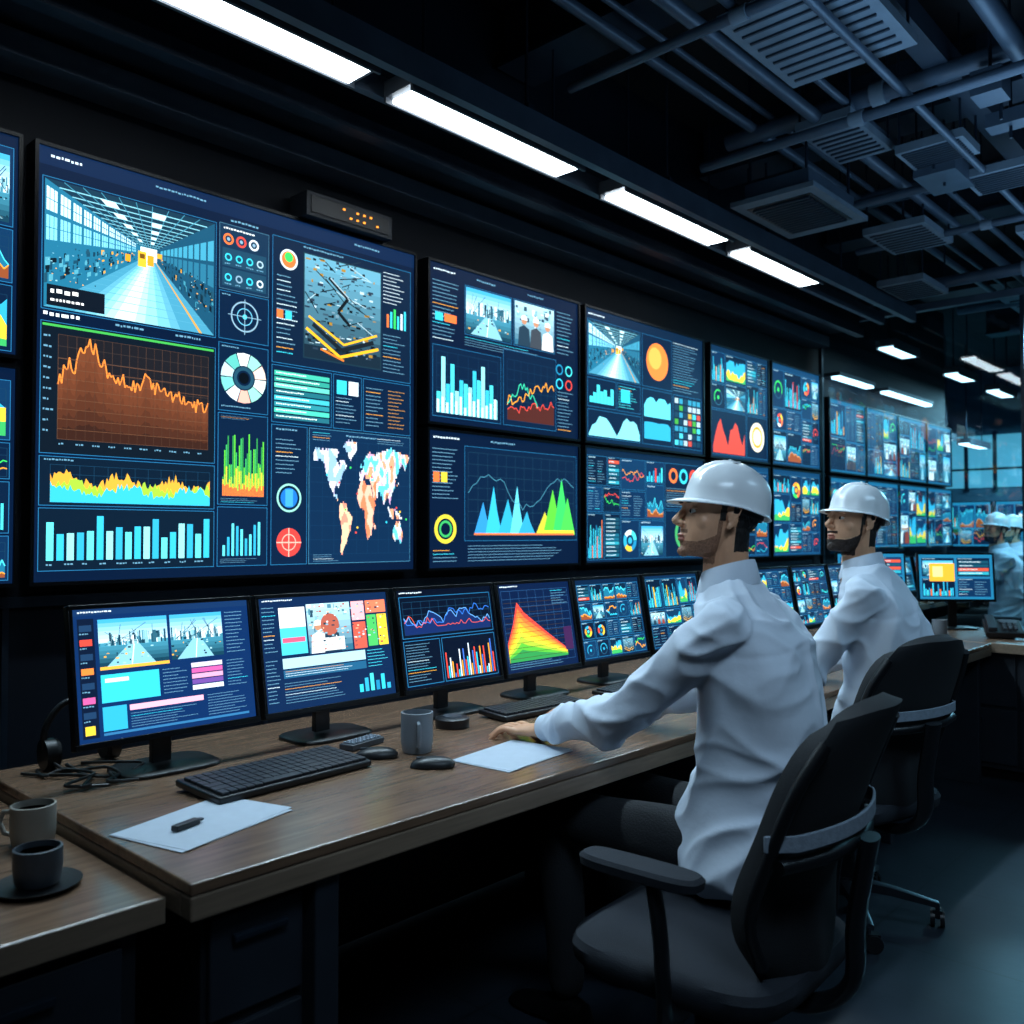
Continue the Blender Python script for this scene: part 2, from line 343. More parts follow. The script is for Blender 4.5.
LAND=[[(-168,66),(-156,71),(-128,70),(-95,72),(-82,68),(-94,60),(-80,52),(-78,58),(-64,59),(-56,52),(-66,45),(-76,36),(-81,27),(-90,30),(-97,26),(-95,18),(-87,20),(-84,11),(-79,8),(-92,14),(-106,22),(-115,31),(-124,41),(-130,54),(-150,60),(-165,55)],
[(-50,82),(-20,82),(-20,72),(-42,60),(-54,68),(-70,77)],
[(-79,8),(-60,10),(-50,0),(-35,-7),(-40,-22),(-48,-27),(-57,-38),(-66,-45),(-70,-54),(-75,-48),(-71,-20),(-81,-5)],
[(-17,20),(-6,35),(10,37),(12,32),(32,31),(43,12),(51,11),(40,-5),(40,-17),(33,-28),(20,-35),(13,-20),(9,2),(-8,5),(-17,13)],
[(-9,37),(-9,44),(-1,48),(8,55),(5,61),(25,71),(45,67),(70,73),(105,77),(140,73),(178,69),(170,60),(160,52),(155,60),(140,54),(128,42),(122,38),(122,30),(108,20),(105,9),(99,14),(92,22),(80,8),(73,20),(60,25),(55,17),(44,13),(35,30),(27,38),(16,38),(10,44),(0,38)],
[(114,-22),(130,-12),(142,-11),(153,-27),(148,-38),(138,-34),(116,-34)],
[(95,5),(106,-6),(118,-8),(118,5),(110,3)],[(120,5),(140,-3),(150,-9),(132,-8)],[(130,31),(141,44),(138,35)],[(44,-14),(50,-16),(46,-25)],[(-8,50),(2,51),(-3,59)]]
def inpoly(px,py,P):
    c=False;j=len(P)-1
    for i in range(len(P)):
        if (P[i][1]>py)!=(P[j][1]>py) and px<(P[j][0]-P[i][0])*(py-P[i][1])/(P[j][1]-P[i][1])+P[i][0]: c=not c
        j=i
    return c
def worldmap(C,x,y,w,h,step=3.0):
    L=C.level(x,y,x+w,y+h); cw=w/360*step; ch=h/142*step
    lo=-180
    while lo<180:
        la=-56
        while la<84:
            jx=2.5*noise.noise(Vector((lo/5,la/5,1))); jy=2.5*noise.noise(Vector((lo/5,la/5,5)))
            if any(inpoly(lo+step/2+jx,la+step/2+jy,P) for P in LAND):
                n=noise.noise(Vector((lo/20,la/16,3))); k=noise.noise(Vector((lo/9,la/9,9)))
                c='#d4dfe8'
                if -20<lo<52 and la<36: c='#f0b9a0' if n<.05 else '#e2805a'
                elif lo<-30 and la<14: c='#f0c9a0' if n<.05 else '#e0907a'
                elif lo<-40: c='#8fb8d8' if n<-.05 else ('#c8c0e0' if k>.1 else '#d4dfe8')
                elif n>.2: c='#ef9f7a'
                elif n<-.15: c='#5fc4d8'
                elif k>.25: c='#c9a0c8'
                C.rect(x+(lo+180)/360*w,y+(84-la-step)/142*h,cw*1.02,ch*1.02,c,L)
            la+=step
        lo+=step
CY=['#35c8e8','#2fa8d0','#48d8e0','#1f86b4']; HOT=['#f0a030','#e0483c','#f2cc3c','#e8743a']
def widget(C,x,y,w,h,kind=None):
    r=C.r; kind=kind or r.choice(['line','area','bars','donut','text','photo','table','gauge','multi','bars','photo','text'])
    C.panel(x,y,w,h,bg=r.choice(['#071d38','#0a2a4c','#061a32','#0c3256'])); p=min(w,h)*.07; C.text(x+p,y+p*.6,w*.55,max(p*.7,5),'#a8cfe0'); X,Y,W,H=x+p,y+p*2.2,w-2*p,h-3.2*p
    if kind=='line':
        C.grid(X,Y,W,H,6,4); 
        for c in r.sample(['#35c8e8','#f0a030','#e0483c','#38d060'],2): C.area(X,Y,W,H,C.series(22,.14,.15,.9),None,c,max(4,h*.014))
    elif kind=='area':
        C.grid(X,Y,W,H,6,4); C.area(X,Y,W,H,C.series(20,.2,.3,.9),'#1a6f90','#48d8f0',4); C.area(X,Y,W,H,C.series(20,.12,.1,.4),'#8a4a2a','#f0a030',4)
    elif kind=='bars': C.bars(X,Y,W,H,[r.uniform(.2,1) for _ in range(r.randint(8,18))],CY+[r.choice(HOT)])
    elif kind=='donut':
        R=min(W,H)*.42; C.donut(X+W*.5,Y+H*.5,R,r.sample(CY+HOT+['#38d060','#d8eaf4'],5)); C.circle(X+W*.5,Y+H*.5,R*.3,r.choice(CY+HOT))
        if W>H*1.5: C.lines(X,Y,W*.22,H,6)
    elif kind=='text': C.lines(X,Y,W*.48,H,max(4,int(H/22))); C.lines(X+W*.52,Y,W*.48,H,max(4,int(H/22)))
    elif kind=='photo': r.choice([ph_plant,ph_people,ph_hall if w>200 else ph_plant,ph_machine])(C,X,Y,W,H)
    elif kind=='table':
        n=max(4,int(H/22)); d=H/n
        for i in range(n):
            C.rect(X,Y+i*d,W,d*.8,r.choice(['#12465c','#17647e','#0f3448','#2a9ab0','#c9503c' if r.random()<.4 else '#174a60'])); C.text(X+W*.05,Y+i*d+d*.25,W*.85,d*.35,'#d8f0f8')
    elif kind=='gauge':
        R=min(W,H)*.42; C.gauge(X+W*.5,Y+H*.5,R,r.choice(CY+HOT+['#38d060']))
        if W>H*1.5: C.lines(X,Y,W*.22,H,6)
    elif kind=='multi':
        C.grid(X,Y,W,H,6,4); C.area(X,Y,W,H,C.series(14,.3,.5,.95),'#2fa8d0'); C.area(X,Y,W,H,C.series(14,.25,.2,.6),'#f2cc3c'); C.area(X,Y,W,H,C.series(14,.15,.05,.3),'#38b060')
def dash(C,x,y,w,h,depth=2,mn=140):
    r=C.r
    if depth==0 or (w<mn*2 and h<mn*2): widget(C,x,y,w,h); return
    f=r.uniform(.38,.62); g=8
    if w>h*1.05: dash(C,x,y,w*f-g/2,h,depth-1,mn); dash(C,x+w*f+g/2,y,w*(1-f)-g/2,h,depth-1,mn)
    else: dash(C,x,y,w,h*f-g/2,depth-1,mn); dash(C,x,y+h*f+g/2,w,h*(1-f)-g/2,depth-1,mn)

# ------------------------------------------------------------ room shell
def shell(name,x0,x1,y0,y1,z0,z1,m):
    b=B(); b.bx(x0,x1,y0,y1,z0,z1,m); return b.obj(name,smooth=False)
ZC=3.7
shell('floor',-2.6,14.2,-4.1,5.4,-.1,0,M['floor'])
shell('ceiling',-2.6,14.2,-4.1,5.4,ZC,ZC+.1,M['ceil'])
shell('wall_back',-2.5,10.25,3.18,3.3,0,ZC,M['wall'])
shell('wall_left',-2.6,-2.5,-4.0,3.3,0,ZC,M['wall'])
shell('wall_front',-2.5,14.1,-4.1,-4.0,0,ZC,M['wall'])
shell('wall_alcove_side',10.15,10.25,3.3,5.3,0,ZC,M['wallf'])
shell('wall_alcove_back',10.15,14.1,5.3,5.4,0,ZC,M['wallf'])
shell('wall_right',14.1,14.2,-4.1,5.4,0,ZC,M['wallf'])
b=B()
for i in range(18):
    y0=-1.6+i*.38
    b.bx(14.06,14.098,y0,y0+.33,2.0,2.75,M['window'])
    b.bx(14.03,14.098,y0+.33,y0+.38,1.95,2.8,M['steel'])
b.bx(14.03,14.098,-1.7,5.25,2.25,2.28,M['steel']); b.obj('window_1',smooth=False)
b=B(); b.bx(-2.5,6.95,2.78,3.17,2.92,ZC-.002,M['wallm']); b.bx(-2.5,6.95,2.74,2.80,2.86,2.92,M['steel']); b.bx(-2.5,6.95,3.02,3.17,2.82,2.90,M['duct'])
b.obj('trim_1',smooth=False)
b=B(); b.bx(-2.5,10.1,3.15,3.178,0,.12,M['cabd']); b.obj('baseboard_back',smooth=False)
b=B()
for i in range(11): b.bx(-.9+i*.95,-.88+i*.95,3.165,3.178,.14,1.1,M['steel'])
b.bx(-2.4,6.9,3.155,3.178,1.085,1.12,M['steel']); b.obj('trim_2',smooth=False)

b=B()
for x in (1.2,2.9,4.6,6.3,8.2,10.2,12.2): b.bx(x,x+.14,-3.9,2.75,3.42,3.70,M['beam']); b.bx(x-.05,x+.19,-3.9,2.75,3.40,3.42,M['beam'])
for y in (-1.9,-.3,1.2): b.bx(-2.4,13.9,y,y+.1,3.30,3.40,M['beam'])
b.obj('ceiling_beams',smooth=False)
b=B()
for (y,z,r) in ((1.75,3.22,.03),(1.62,3.25,.018),(.9,3.18,.04),(.2,3.2,.03),(-.9,3.15,.06),(2.1,3.3,.025),(1.3,3.12,.018),(2.02,3.34,.015)):
    b.cyl((-2.4,y,z),(13.9,y,z),r,M['duct'],12)
for (x,z,r) in ((2.2,3.33,.03),(2.75,3.1,.020),(3.75,3.08,.024),(4.0,3.28,.04),(4.95,3.16,.025),(5.3,3.3,.05),(5.6,3.1,.022),(6.5,3.05,.04),(7.6,3.1,.04),(9.1,3.2,.04)):
    b.cyl((x,-3.9,z),(x,2.25,z),r,M['duct'],12)
    for y in (-.5,.6,1.5): b.cyl((x,y-.03,z),(x,y+.03,z),r*1.35,M['panelc'],12)
R=random.Random(3)
for i in range(36):
    x=1.6+(i*1.37)%9; y=-.6+(i*.83)%2.7; b.cyl((x,y,3.05+.1*R.random()),(x,y,3.69),.007,M['steel'],6)
    if i%2==0: b.box((x,y,3.14),(R.uniform(.1,.35),R.uniform(.08,.2),R.uniform(.04,.12)),M['duct'])
b.obj('ceiling_pipes')
b=B()
for (x,y,z,sx,sy) in ((3.2,1.42,3.2,.62,.5),(4.15,1.72,3.2,.5,.26),(4.45,1.40,3.14,.26,.3),(4.95,1.25,3.12,.3,.3),(5.5,1.9,3.1,.5,.35),(6.1,1.2,3.1,.6,.4),(4.3,.6,3.1,.5,.6),(6.3,2.15,3.0,.5,.3),(2.3,1.2,3.3,.5,.5),(7.9,1.6,3.1,1.0,.6),(9.5,1.5,3.0,1.2,.5)):
    b.box((x,y,z),(sx,sy,.04),M['panelc'])
    for k in range(9): b.box((x-sx*.4+sx*.1*k,y,z-.024),(.010,sy*.85,.008),M['beam'])
    for a in(-1,1):
        for c in (-1,1): b.cyl((x+a*sx*.45,y+c*sy*.45,z+.02),(x+a*sx*.45,y+c*sy*.45,3.69),.006,M['steel'],6)
b.obj('ceiling_panels',smooth=False)
b=B(); b.bx(-2.4,6.9,-1.75,-1.2,2.75,2.93,M['duct']); b.obj('air_duct',smooth=False)
b=B(); 
b.bx(-2.4,6.9,.42,.45,2.93,3.0,M['beam']); b.bx(-2.4,6.9,.02,.05,2.93,3.0,M['beam'])
for i in range(34): b.bx(-2.3+i*.27,-2.27+i*.27,.05,.42,2.93,2.95,M['beam'])
for i in range(8):
    for y in (.035,.435): b.cyl((-2+i*1.2,y,3.0),(-2+i*1.2,y,3.69),.006,M['steel'],6)
b.obj('cable_tray',smooth=False)
e=empty('air_conditioner',(4.40,2.06,2.98)); 
b=B(); b.bx(-.27,.27,-.17,.17,.02,.12,M['duct']); b.bx(-.33,.33,-.22,.22,0,.025,M['panelc']); 
for k in range(14): b.box((-.22+k*.034,0,-.006),(.010,.30,.014),M['beam'])
b.bx(-.25,.25,-.17,.17,-.003,.0,M['black']); b.obj('vent_grille',e,smooth=False)
b=B()
for a in(-.25,.25):
    for c in(-.15,.15): b.cyl((a,c,.11),(a,c,.715),.008,M['steel'],6)
b.obj('hanger_rods',e)
def linlight(x0,x1,y,z,far=False):
    e=empty('ceiling_light',((x0+x1)/2,y,z)); L=(x1-x0)/2
    b=B(); b.bx(-L-.03,L+.03,-.08,.08,.012,.07,M['grey']); b.bx(-L-.03,L+.03,-.08,-.068,-.01,.012,M['grey']); b.bx(-L-.03,L+.03,.068,.08,-.01,.012,M['grey']); b.obj('housing',e,smooth=False)
    b=B(); b.bx(-L,L,-.064,.064,-.004,.010,M['lampf' if far else 'lamp']); b.obj('diffuser',e,smooth=False)
    b=B()
    for a in(-L*.8,L*.8): b.cyl((a,0,.07),(a,0,ZC-z-.002),.006,M['steel'],6)
    b.obj('suspension_rods',e)
for x0,x1 in ((.75,1.88),(2.08,3.0),(3.36,4.28),(4.53,5.40)): linlight(x0,x1,2.47,2.90)
for x0,x1 in ((7.7,8.25),(9.4,9.95),(10.8,11.4),(12.3,13)): linlight(x0,x1,2.85,2.9,True)
for x0,x1 in ((7.6,8.6),(9.4,10.4),(11.4,12.4)): linlight(x0,x1,1.0,2.9,True)
for x0,x1 in ((10.6,11.4),(12.0,12.8)): linlight(x0,x1,3.5,2.45,True)
b=B(); b.bx(-.5,6.9,2.335,2.375,2.90,3.0,M['duct']); b.bx(-.5,6.9,2.565,2.60,2.92,3.0,M['duct'])
for i in range(8): b.bx(-.4+i*1.0,-.37+i*1.0,2.335,2.60,3.0,3.02,M['steel']); b.cyl((-.385+i,2.36,3.01),(-.385+i,2.36,ZC-.01),.007,M['steel'],6)
b.obj('light_rail',smooth=False)

def area(name,loc,rot,sx,sy,p,col,spread=180):
    l=bpy.data.lights.new(name,'AREA'); l.shape='RECTANGLE'; l.size=sx; l.size_y=sy; l.energy=p; l.color=col; l.spread=math.radians(spread)
    o=bpy.data.objects.new(name,l); COL.objects.link(o); o.location=loc; o.rotation_euler=rot; return o
for x in (1.28,2.5,3.8,5.0): area('ceiling_lamp',(x,2.47,2.885),(math.radians(-26),0,0),.9,.12,23,(.60,.84,1),125)
area('aisle_fill',(.6,-.3,3.05),(math.radians(42),0,math.radians(-42)),1.2,.4,7,(.55,.78,1),80)  # both aisle lamps are added fill for the shirt backs, no fixture there
area('aisle_fill',(3.4,-.8,3.05),(math.radians(38),0,0),1.2,.4,6,(.45,.75,1),80)
area('far_room_fill',(8.6,1.3,2.88),(0,0,0),1.6,.6,80,(.35,.78,1))  # added cyan fill pair, brightens the room behind the glass
area('far_room_fill',(11.8,2.5,2.88),(0,0,0),1.6,1.2,140,(.4,.8,1))
area('ceiling_upfill',(4.6,1.0,2.6),(pi,0,0),4.5,.6,18,(.35,.65,1))  # added upward fill so pipes and ceiling panels show, no real fitting

e=empty('glass_partition',(7.02,0,0))
b=B(); b.bx(-.006,.006,-3.95,3.14,.08,3.0,M['glass']); b.obj('glass',e,smooth=False)
b=B()
for y in (3.12,1.66,.3,-1.1,-2.5,-3.93): b.bx(-.018,.018,y-.012,y+.012,0,3.05,M['steel'])
b.bx(-.03,.03,-3.97,3.15,3.0,3.05,M['duct']); b.bx(-.03,.03,-3.97,3.15,0,.08,M['steel']); b.obj('frame',e,smooth=False)

# ------------------------------------------------------------ video wall
YW=3.10
def vpanel(x0,x1,z0,z1,cv,far=False,name='wall_display',at=None,rz=0):
    e=empty(name,at or ((x0+x1)/2,YW,z0),(0,0,rz)); w=x1-x0; h=z1-z0
    b=B(); b.bx(-w/2,w/2,.004,.075,0,h,M['bezel'])
    t=.012
    b.bx(-w/2,w/2,-.006,.004,0,t,M['bezel']); b.bx(-w/2,w/2,-.006,.004,h-t,h,M['bezel']); b.bx(-w/2,-w/2+t,-.006,.004,t,h-t,M['bezel']); b.bx(w/2-t,w/2,-.006,.004,t,h-t,M['bezel'])
    b.obj('casing',e,smooth=False)
    cv.build('picture',w-2*t,h-2*t,e,M['screenf' if far else 'screen'],(0,.0035,t))
Z0,ZM,Z1=1.155,1.825,2.605
BG='#051630'
W,H=1630,1445
C=Canvas(W,H,BG,3)
C.rect(0,0,W,60,'#0a2040'); C.text(40,22,160,16,'#d0e6f2'); C.text(700,70,200,14); C.text(1290,24,200,14); C.text(400,24,220,12)
C.panel(14,98,626,444); ph_hall(C,22,106,610,428,90); C.rect(30,458,190,70,'#0a1420'); C.text(42,468,160,26,'#f2f6f8'); C.text(42,502,140,16,'#f2f6f8')
C.text(22,548,200,22,'#e8f4fa'); C.text(260,552,180,14); C.text(480,552,150,14)
C.panel(14,580,626,440,'#0a1622'); C.rect(20,588,612,8,'#3fae4e'); C.rect(70,620,540,350,'#191a20'); C.grid(70,620,540,350,9,9,'#3a3230')
def env(t): 
    K=[(0,.5),(.06,.75),(.1,.7),(.14,.9),(.2,.97),(.26,.78),(.33,.65),(.42,.62),(.5,.6),(.56,.7),(.62,.58),(.7,.56),(.8,.5),(.88,.42),(.94,.5),(1,.43)]
    for (a,p),(b_,q) in zip(K,K[1:]):
        if t<=b_: return p+(q-p)*(t-a)/(b_-a)
    return .4
vals=C.series(90,.16,env=env)
L=C.level(70,620,610,970)
for i in range(89):
    for k in range(6):
        a0,a1=k/6,(k+1)/6; g=lin('#341e17'); hh=lin('#6c3c26'); cc=tuple(p+(q-p)*(k/5) for p,q in zip(g,hh))
        x0=70+540*i/89; x1=70+540*(i+1)/89
        C.poly([(x0,970-350*vals[i]*a1),(x1,970-350*vals[i+1]*a1),(x1,970-350*vals[i+1]*a0),(x0,970-350*vals[i]*a0)],cc,L)
C.area(70,620,540,350,vals,None,'#f08a3a',5)
C.grid(70,700,540,270,1,8,'#6a4834',1.5); C.grid(70,620,540,350,18,1,'#4c362a',1)
for i in range(10): C.text(24,625+i*35,36,12); C.text(75+i*55,982,36,10)
C.panel(14,1028,626,165,'#081a2c'); C.text(30,1036,130,10); C.grid(50,1056,570,125,12,4)
C.area(50,1056,570,125,C.series(90,.3,env=lambda t:.62+.15*math.sin(t*19)),'#e8a83a'); C.area(50,1056,570,125,C.series(90,.25,env=lambda t:.45+.1*math.sin(t*14)),'#9ac83c'); C.area(50,1056,570,125,C.series(90,.25,env=lambda t:.36+.12*math.sin(t*15+1)),'#35b8e0')
C.panel(14,1200,626,210,'#081a2c'); C.bars(40,1225,590,150,[C.r.uniform(.45,1) for _ in range(18)],['#5fe0ec','#35b8e0','#8fe8ee','#2fa8d0'],.3)
for i in range(10): C.text(40+i*58,1385,40,10)
C.panel(652,92,216,254,'#102c46','#3f6c86')
for i,(cx,cy) in enumerate(((690,150),(745,150),(800,150))): C.ring(cx,cy,14,22,['#e8743a','#e0483c','#d8eaf4'][i]); C.circle(cx,cy,7,'#7fa6bd')
C.text(670,105,170,12,'#e8f4fa'); C.rect(665,185,190,70,'#1a4058'); C.rect(665,262,190,70,'#1a4058')
for j in range(2):
    for i in range(4): C.ring(690+i*46,220+j*78,9,15,C.r.choice(['#7fa6bd','#9fc0d0','#d8eaf4','#38c6e0'])); C.text(675+i*46,242+j*78,36,9)
C.panel(652,352,216,186); C.ring(762,440,54,60,'#7fa6bd'); C.ring(762,440,30,34,'#5fb0d0'); C.circle(762,440,10,'#38c6e0'); C.rect(690,438,144,3,'#7fa6bd'); C.rect(760,370,3,140,'#7fa6bd'); C.text(665,362,60,9)
C.panel(652,552,216,262); C.donut(760,680,98,['#d8f0ee','#8fd8c8','#e8b0a0','#d8eaf4','#6fc8c0','#b8dfe8','#58b8b0','#e8f4fa','#8fd8c8','#e8d0c0'],.5); C.ring(760,680,30,44,'#1f4a60'); C.circle(760,680,22,'#050c14'); C.text(665,562,100,9); C.text(665,792,180,9)
C.panel(652,822,216,352); C.bars(672,850,180,290,[.25+.7*abs(math.sin(i*.7))*C.r.uniform(.5,1) for i in range(26)],['#2f8f4a','#58c83c','#38b060'],.2); C.bars(672,990,180,150,[C.r.uniform(.3,.8) for i in range(26)],['#d8c83c','#9ad04a'],.2); C.bars(672,1080,180,60,[C.r.uniform(.3,.8) for i in range(26)],'#e8743a',.2); C.lines(665,832,180,14,1); C.lines(665,1148,190,20,2)
C.panel(652,1182,216,228); C.bars(675,1220,170,150,[C.r.uniform(.2,1) for _ in range(9)],['#5fe0ec','#2fa8d0'],.45); C.lines(665,1380,190,20,1)
C.panel(884,84,726,514,'#0a1e36')
C.circle(960,170,34,'#e8743a'); C.circle(960,160,20,'#38d060'); C.ring(960,170,34,42,'#d8eaf4'); C.text(1030,96,300,12)
C.lines(905,235,110,330,11); C.rect(905,380,30,34,'#e8743a'); C.rect(945,380,30,34,'#38c6e0')
C.rect(1030,120,410,440,'#17303f'); ph_machine(C,1036,126,398,428)
C.lines(1450,110,140,150,6,'#c8dce8'); 
for i in range(6): C.rect(1470+i*20,300-i%3*14,12,60+i%3*14,C.r.choice(['#e8743a','#38c6e0','#d8eaf4','#38d060']))
C.lines(1450,390,140,180,7)
C.panel(884,606,290,232)
for i in range(8): C.rect(896,628+i*25,266,19,['#3fb8a0','#2f9a8c','#5fd0b8','#1f6a78','#3fb8c8','#2a8a98','#48c8b0','#226878'][i]); C.text(905,633+i*25,240,9,'#e8fff8')
C.panel(1182,606,150,232); C.rect(1200,630,52,60,'#38c6e0'); C.rect(1262,630,52,60,'#d8eaf4'); C.lines(1196,700,124,120,5)
C.panel(1340,606,270,232); C.lines(1356,640,110,180,7); C.lines(1480,640,110,180,7,'#b8843a')
C.panel(884,846,170,564); C.text(905,860,120,12); C.ring(968,1140,50,58,'#8fd8c8'); C.circle(968,1140,40,'#1f6fc0'); C.rect(950,1105,36,70,'#3f9fe0'); C.circle(968,1320,58,'#c8403c'); C.ring(968,1320,30,34,'#f0b0a0'); C.rect(965,1262,5,116,'#f0b0a0'); C.rect(910,1318,116,5,'#f0b0a0'); C.lines(905,900,130,150,6)
C.panel(1062,846,548,564,'#0a2746','#3f7c9c'); C.grid(1070,890,534,480,9,8,'#103454'); C.lines(1080,860,140,40,3); C.text(1250,862,200,12); worldmap(C,1066,880,540,520,2.5); C.lines(1085,1370,150,34,3); C.lines(1420,862,170,30,2)
for i in range(14): C.circle(C.r.uniform(1090,1590),C.r.uniform(930,1300),5,C.r.choice(['#38d060','#f2cc3c','#e0483c','#35c8e8']),n=10)
vpanel(1.056,2.685,Z0,Z1,C)
for k,(z0,z1) in enumerate(((1.155,1.86),(1.88,2.605))):
    C=Canvas(900,720,BG,40+k); dash(C,12,40,876,670,4,150)
    vpanel(.10,1.02,z0,z1,C)
C=Canvas(1120,780,BG,11); C.text(30,25,200,14,'#d0e6f2'); C.text(320,25,240,16); C.text(700,25,200,14)
C.lines(24,80,190,300,10); C.rect(40,240,50,40,'#38c6e0'); C.rect(100,240,80,40,'#e8743a')
C.panel(236,70,340,250); ph_plant(C,244,78,324,234); C.panel(590,70,330,250); ph_people(C,598,78,314,234); C.lines(940,70,160,250,8)
for i in range(4): C.ring(960+ (i%2)*80,400+(i//2)*80,22,30,C.r.choice(HOT+CY))
C.lines(236,330,680,50,3)
C.panel(24,400,470,350); C.grid(50,430,420,300,6,5); C.bars(50,440,420,290,[.35,.95,.5,.85,.4,.6,.55,.5,.8,.65,.9,.5,.6,.35],['#48d8e8','#8fe8f0','#35b8d8'],.15); C.bars(50,600,420,130,[.5,.6,.4,.8,.5,.7,.3,.9,.6,.7,.4,.5,.6,.8],'#c8f4fa',.45)
C.panel(510,350,420,400); C.grid(540,400,370,320,7,6); C.area(540,400,370,320,C.series(30,.2,env=lambda t:.3+.4*t),None,'#f0a030',6); C.area(540,400,370,320,C.series(30,.2,env=lambda t:.25+.3*math.sin(t*5)),None,'#38c6a0',6); C.area(540,400,370,320,C.series(30,.15,env=lambda t:.15+.2*t),'#4a2420','#e0483c',5)
C.lines(945,520,150,230,8)
vpanel(2.752,3.871,ZM+.008,Z1,C)
C=Canvas(1120,670,BG,12); C.text(30,25,250,16,'#d0e6f2'); C.text(420,22,260,16); C.lines(24,80,190,260,9); C.rect(30,200,40,50,'#e8743a'); C.rect(80,200,40,50,'#e8c83c')
C.ring(110,480,52,72,'#d8c83c'); C.ring(110,480,30,42,'#38b060'); C.lines(30,580,180,70,3)
C.panel(236,60,870,480); C.grid(260,90,820,420,12,7,'#1d4258')
for c,x0,w_,hh in (('#2f8fd0',300,130,.4),('#35b8e8',380,120,.6),('#2fa8d0',470,150,.45),('#5fd0f0',560,110,.62),('#2fa0c8',620,140,.3)):
    C.poly([(x0,508),(x0+w_*.3,508-420*hh*.6),(x0+w_*.5,508-420*hh),(x0+w_*.7,508-420*hh*.5),(x0+w_,508)],c)
for c,x0,w_,hh in (('#c8c83c',760,150,.3),('#58c83c',820,160,.6),('#38d060',900,150,.75),('#48d850',960,130,.5)):
    C.poly([(x0,508),(x0+w_*.3,508-420*hh*.6),(x0+w_*.5,508-420*hh),(x0+w_*.7,508-420*hh*.6),(x0+w_,508)],c)
C.rect(300,500,780,10,'#e8743a'); C.rect(800,484,280,16,'#f2cc3c')
C.area(260,90,820,420,C.series(30,.1,env=lambda t:.55+.2*math.sin(t*9)),None,'#3f7f98',4)
C.lines(260,560,800,90,4)
vpanel(2.752,3.871,Z0,ZM-.008,C)
C=Canvas(1260,780,'#08203a',13); C.text(30,25,250,16,'#d0e6f2')
C.panel(20,60,520,330); ph_hall(C,28,68,504,314,30); C.panel(560,60,330,330); C.circle(725,220,120,'#f0843a'); C.circle(700,200,70,'#f2b050'); C.lines(905,60,340,330,12)
C.panel(20,405,270,170); C.bars(40,430,230,120,[.3,.5,.9,.6,.7,.4,.8],'#48d8e8',.1); C.panel(300,405,240,170); C.lines(315,420,210,140,6,'#48d8e8'); C.rect(340,440,90,80,'#35c8e8')
C.panel(560,405,330,350); C.area(580,440,290,140,C.series(10,.3,.4,.9),'#5fd8f0'); C.area(580,600,290,120,C.series(10,.3,.3,.9),'#2fa8d0'); 
C.panel(20,590,520,165); C.area(30,610,500,135,C.series(16,.3,env=lambda t:.2+.7*abs(math.sin(t*6))),'#7fdff0'); 
C.panel(905,405,340,350)
for j in range(7):
    for i in range(6): C.rect(920+i*53,425+j*46,42,34,C.r.choice(['#2f8fb0','#b8a03c','#3f9f3c','#c0483c','#a8c4d4','#143850','#143850','#143850','#48c8e0']))
vpanel(3.914,5.176,ZM+.008,Z1,C)
C=Canvas(1260,670,'#08203a',14); dash(C,14,40,780,616,4,150); C.panel(806,40,440,300); C.ring(900,120,30,50,'#e8743a');C.ring(1020,120,30,50,'#38c6e0');C.ring(1140,120,30,50,'#e0483c'); C.lines(820,200,410,130,6); C.panel(806,350,440,306); C.ring(1026,500,80,110,'#3f9f60'); C.poly([(1026,410),(1070,500),(1026,590),(982,500)],'#38d060')
vpanel(3.914,5.176,Z0,ZM-.008,C)
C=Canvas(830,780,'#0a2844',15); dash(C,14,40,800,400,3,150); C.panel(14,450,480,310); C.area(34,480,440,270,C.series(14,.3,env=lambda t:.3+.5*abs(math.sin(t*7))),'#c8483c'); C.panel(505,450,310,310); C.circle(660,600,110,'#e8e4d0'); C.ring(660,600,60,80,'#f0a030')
vpanel(5.25,6.08,ZM+.008,Z1,C)
for i,(a,c,z0,z1) in enumerate(((5.25,6.08,Z0,ZM-.008),(6.12,6.95,ZM+.008,Z1),(6.12,6.95,Z0,ZM-.008))):
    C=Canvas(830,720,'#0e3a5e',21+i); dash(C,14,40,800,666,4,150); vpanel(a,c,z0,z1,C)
for i in range(4):
    x0=7.12+i*.77
    for k,(z0,z1) in enumerate(((1.2,1.8),(1.83,2.45))):
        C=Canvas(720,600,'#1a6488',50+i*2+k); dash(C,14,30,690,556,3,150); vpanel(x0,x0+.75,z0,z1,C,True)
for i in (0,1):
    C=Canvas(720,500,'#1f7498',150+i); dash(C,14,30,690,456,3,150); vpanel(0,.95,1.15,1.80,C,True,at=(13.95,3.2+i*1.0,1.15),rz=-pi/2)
e=empty('network_switch',(2.28,3.10,2.61))
b=B(); b.bx(-.22,.22,-.05,.07,0,.10,M['cab']); b.bx(-.20,.20,-.054,-.05,.015,.085,M['black']); b.obj('casing',e,bevel=.005)
b=B()
for i in range(6):
    for j in range(2):
        if (i*3+j)%4: b.box((-.04+i*.035,-.056,.035+j*.03),(.010,.004,.007),M['led'])
b.obj('status_leds',e,smooth=False)
b=B(); b.bx(7.15,7.9,3.02,3.178,2.62,2.65,M['grey']); b.bx(7.17,7.88,3.03,3.1,2.60,2.62,M['lampf']); b.bx(8.2,9.4,3.02,3.178,2.62,2.65,M['grey']); b.bx(8.22,9.38,3.03,3.1,2.60,2.62,M['lampf']); b.obj('reflection_strips',smooth=False)  # added glowing strips standing in for streaks reflected in the partition glass
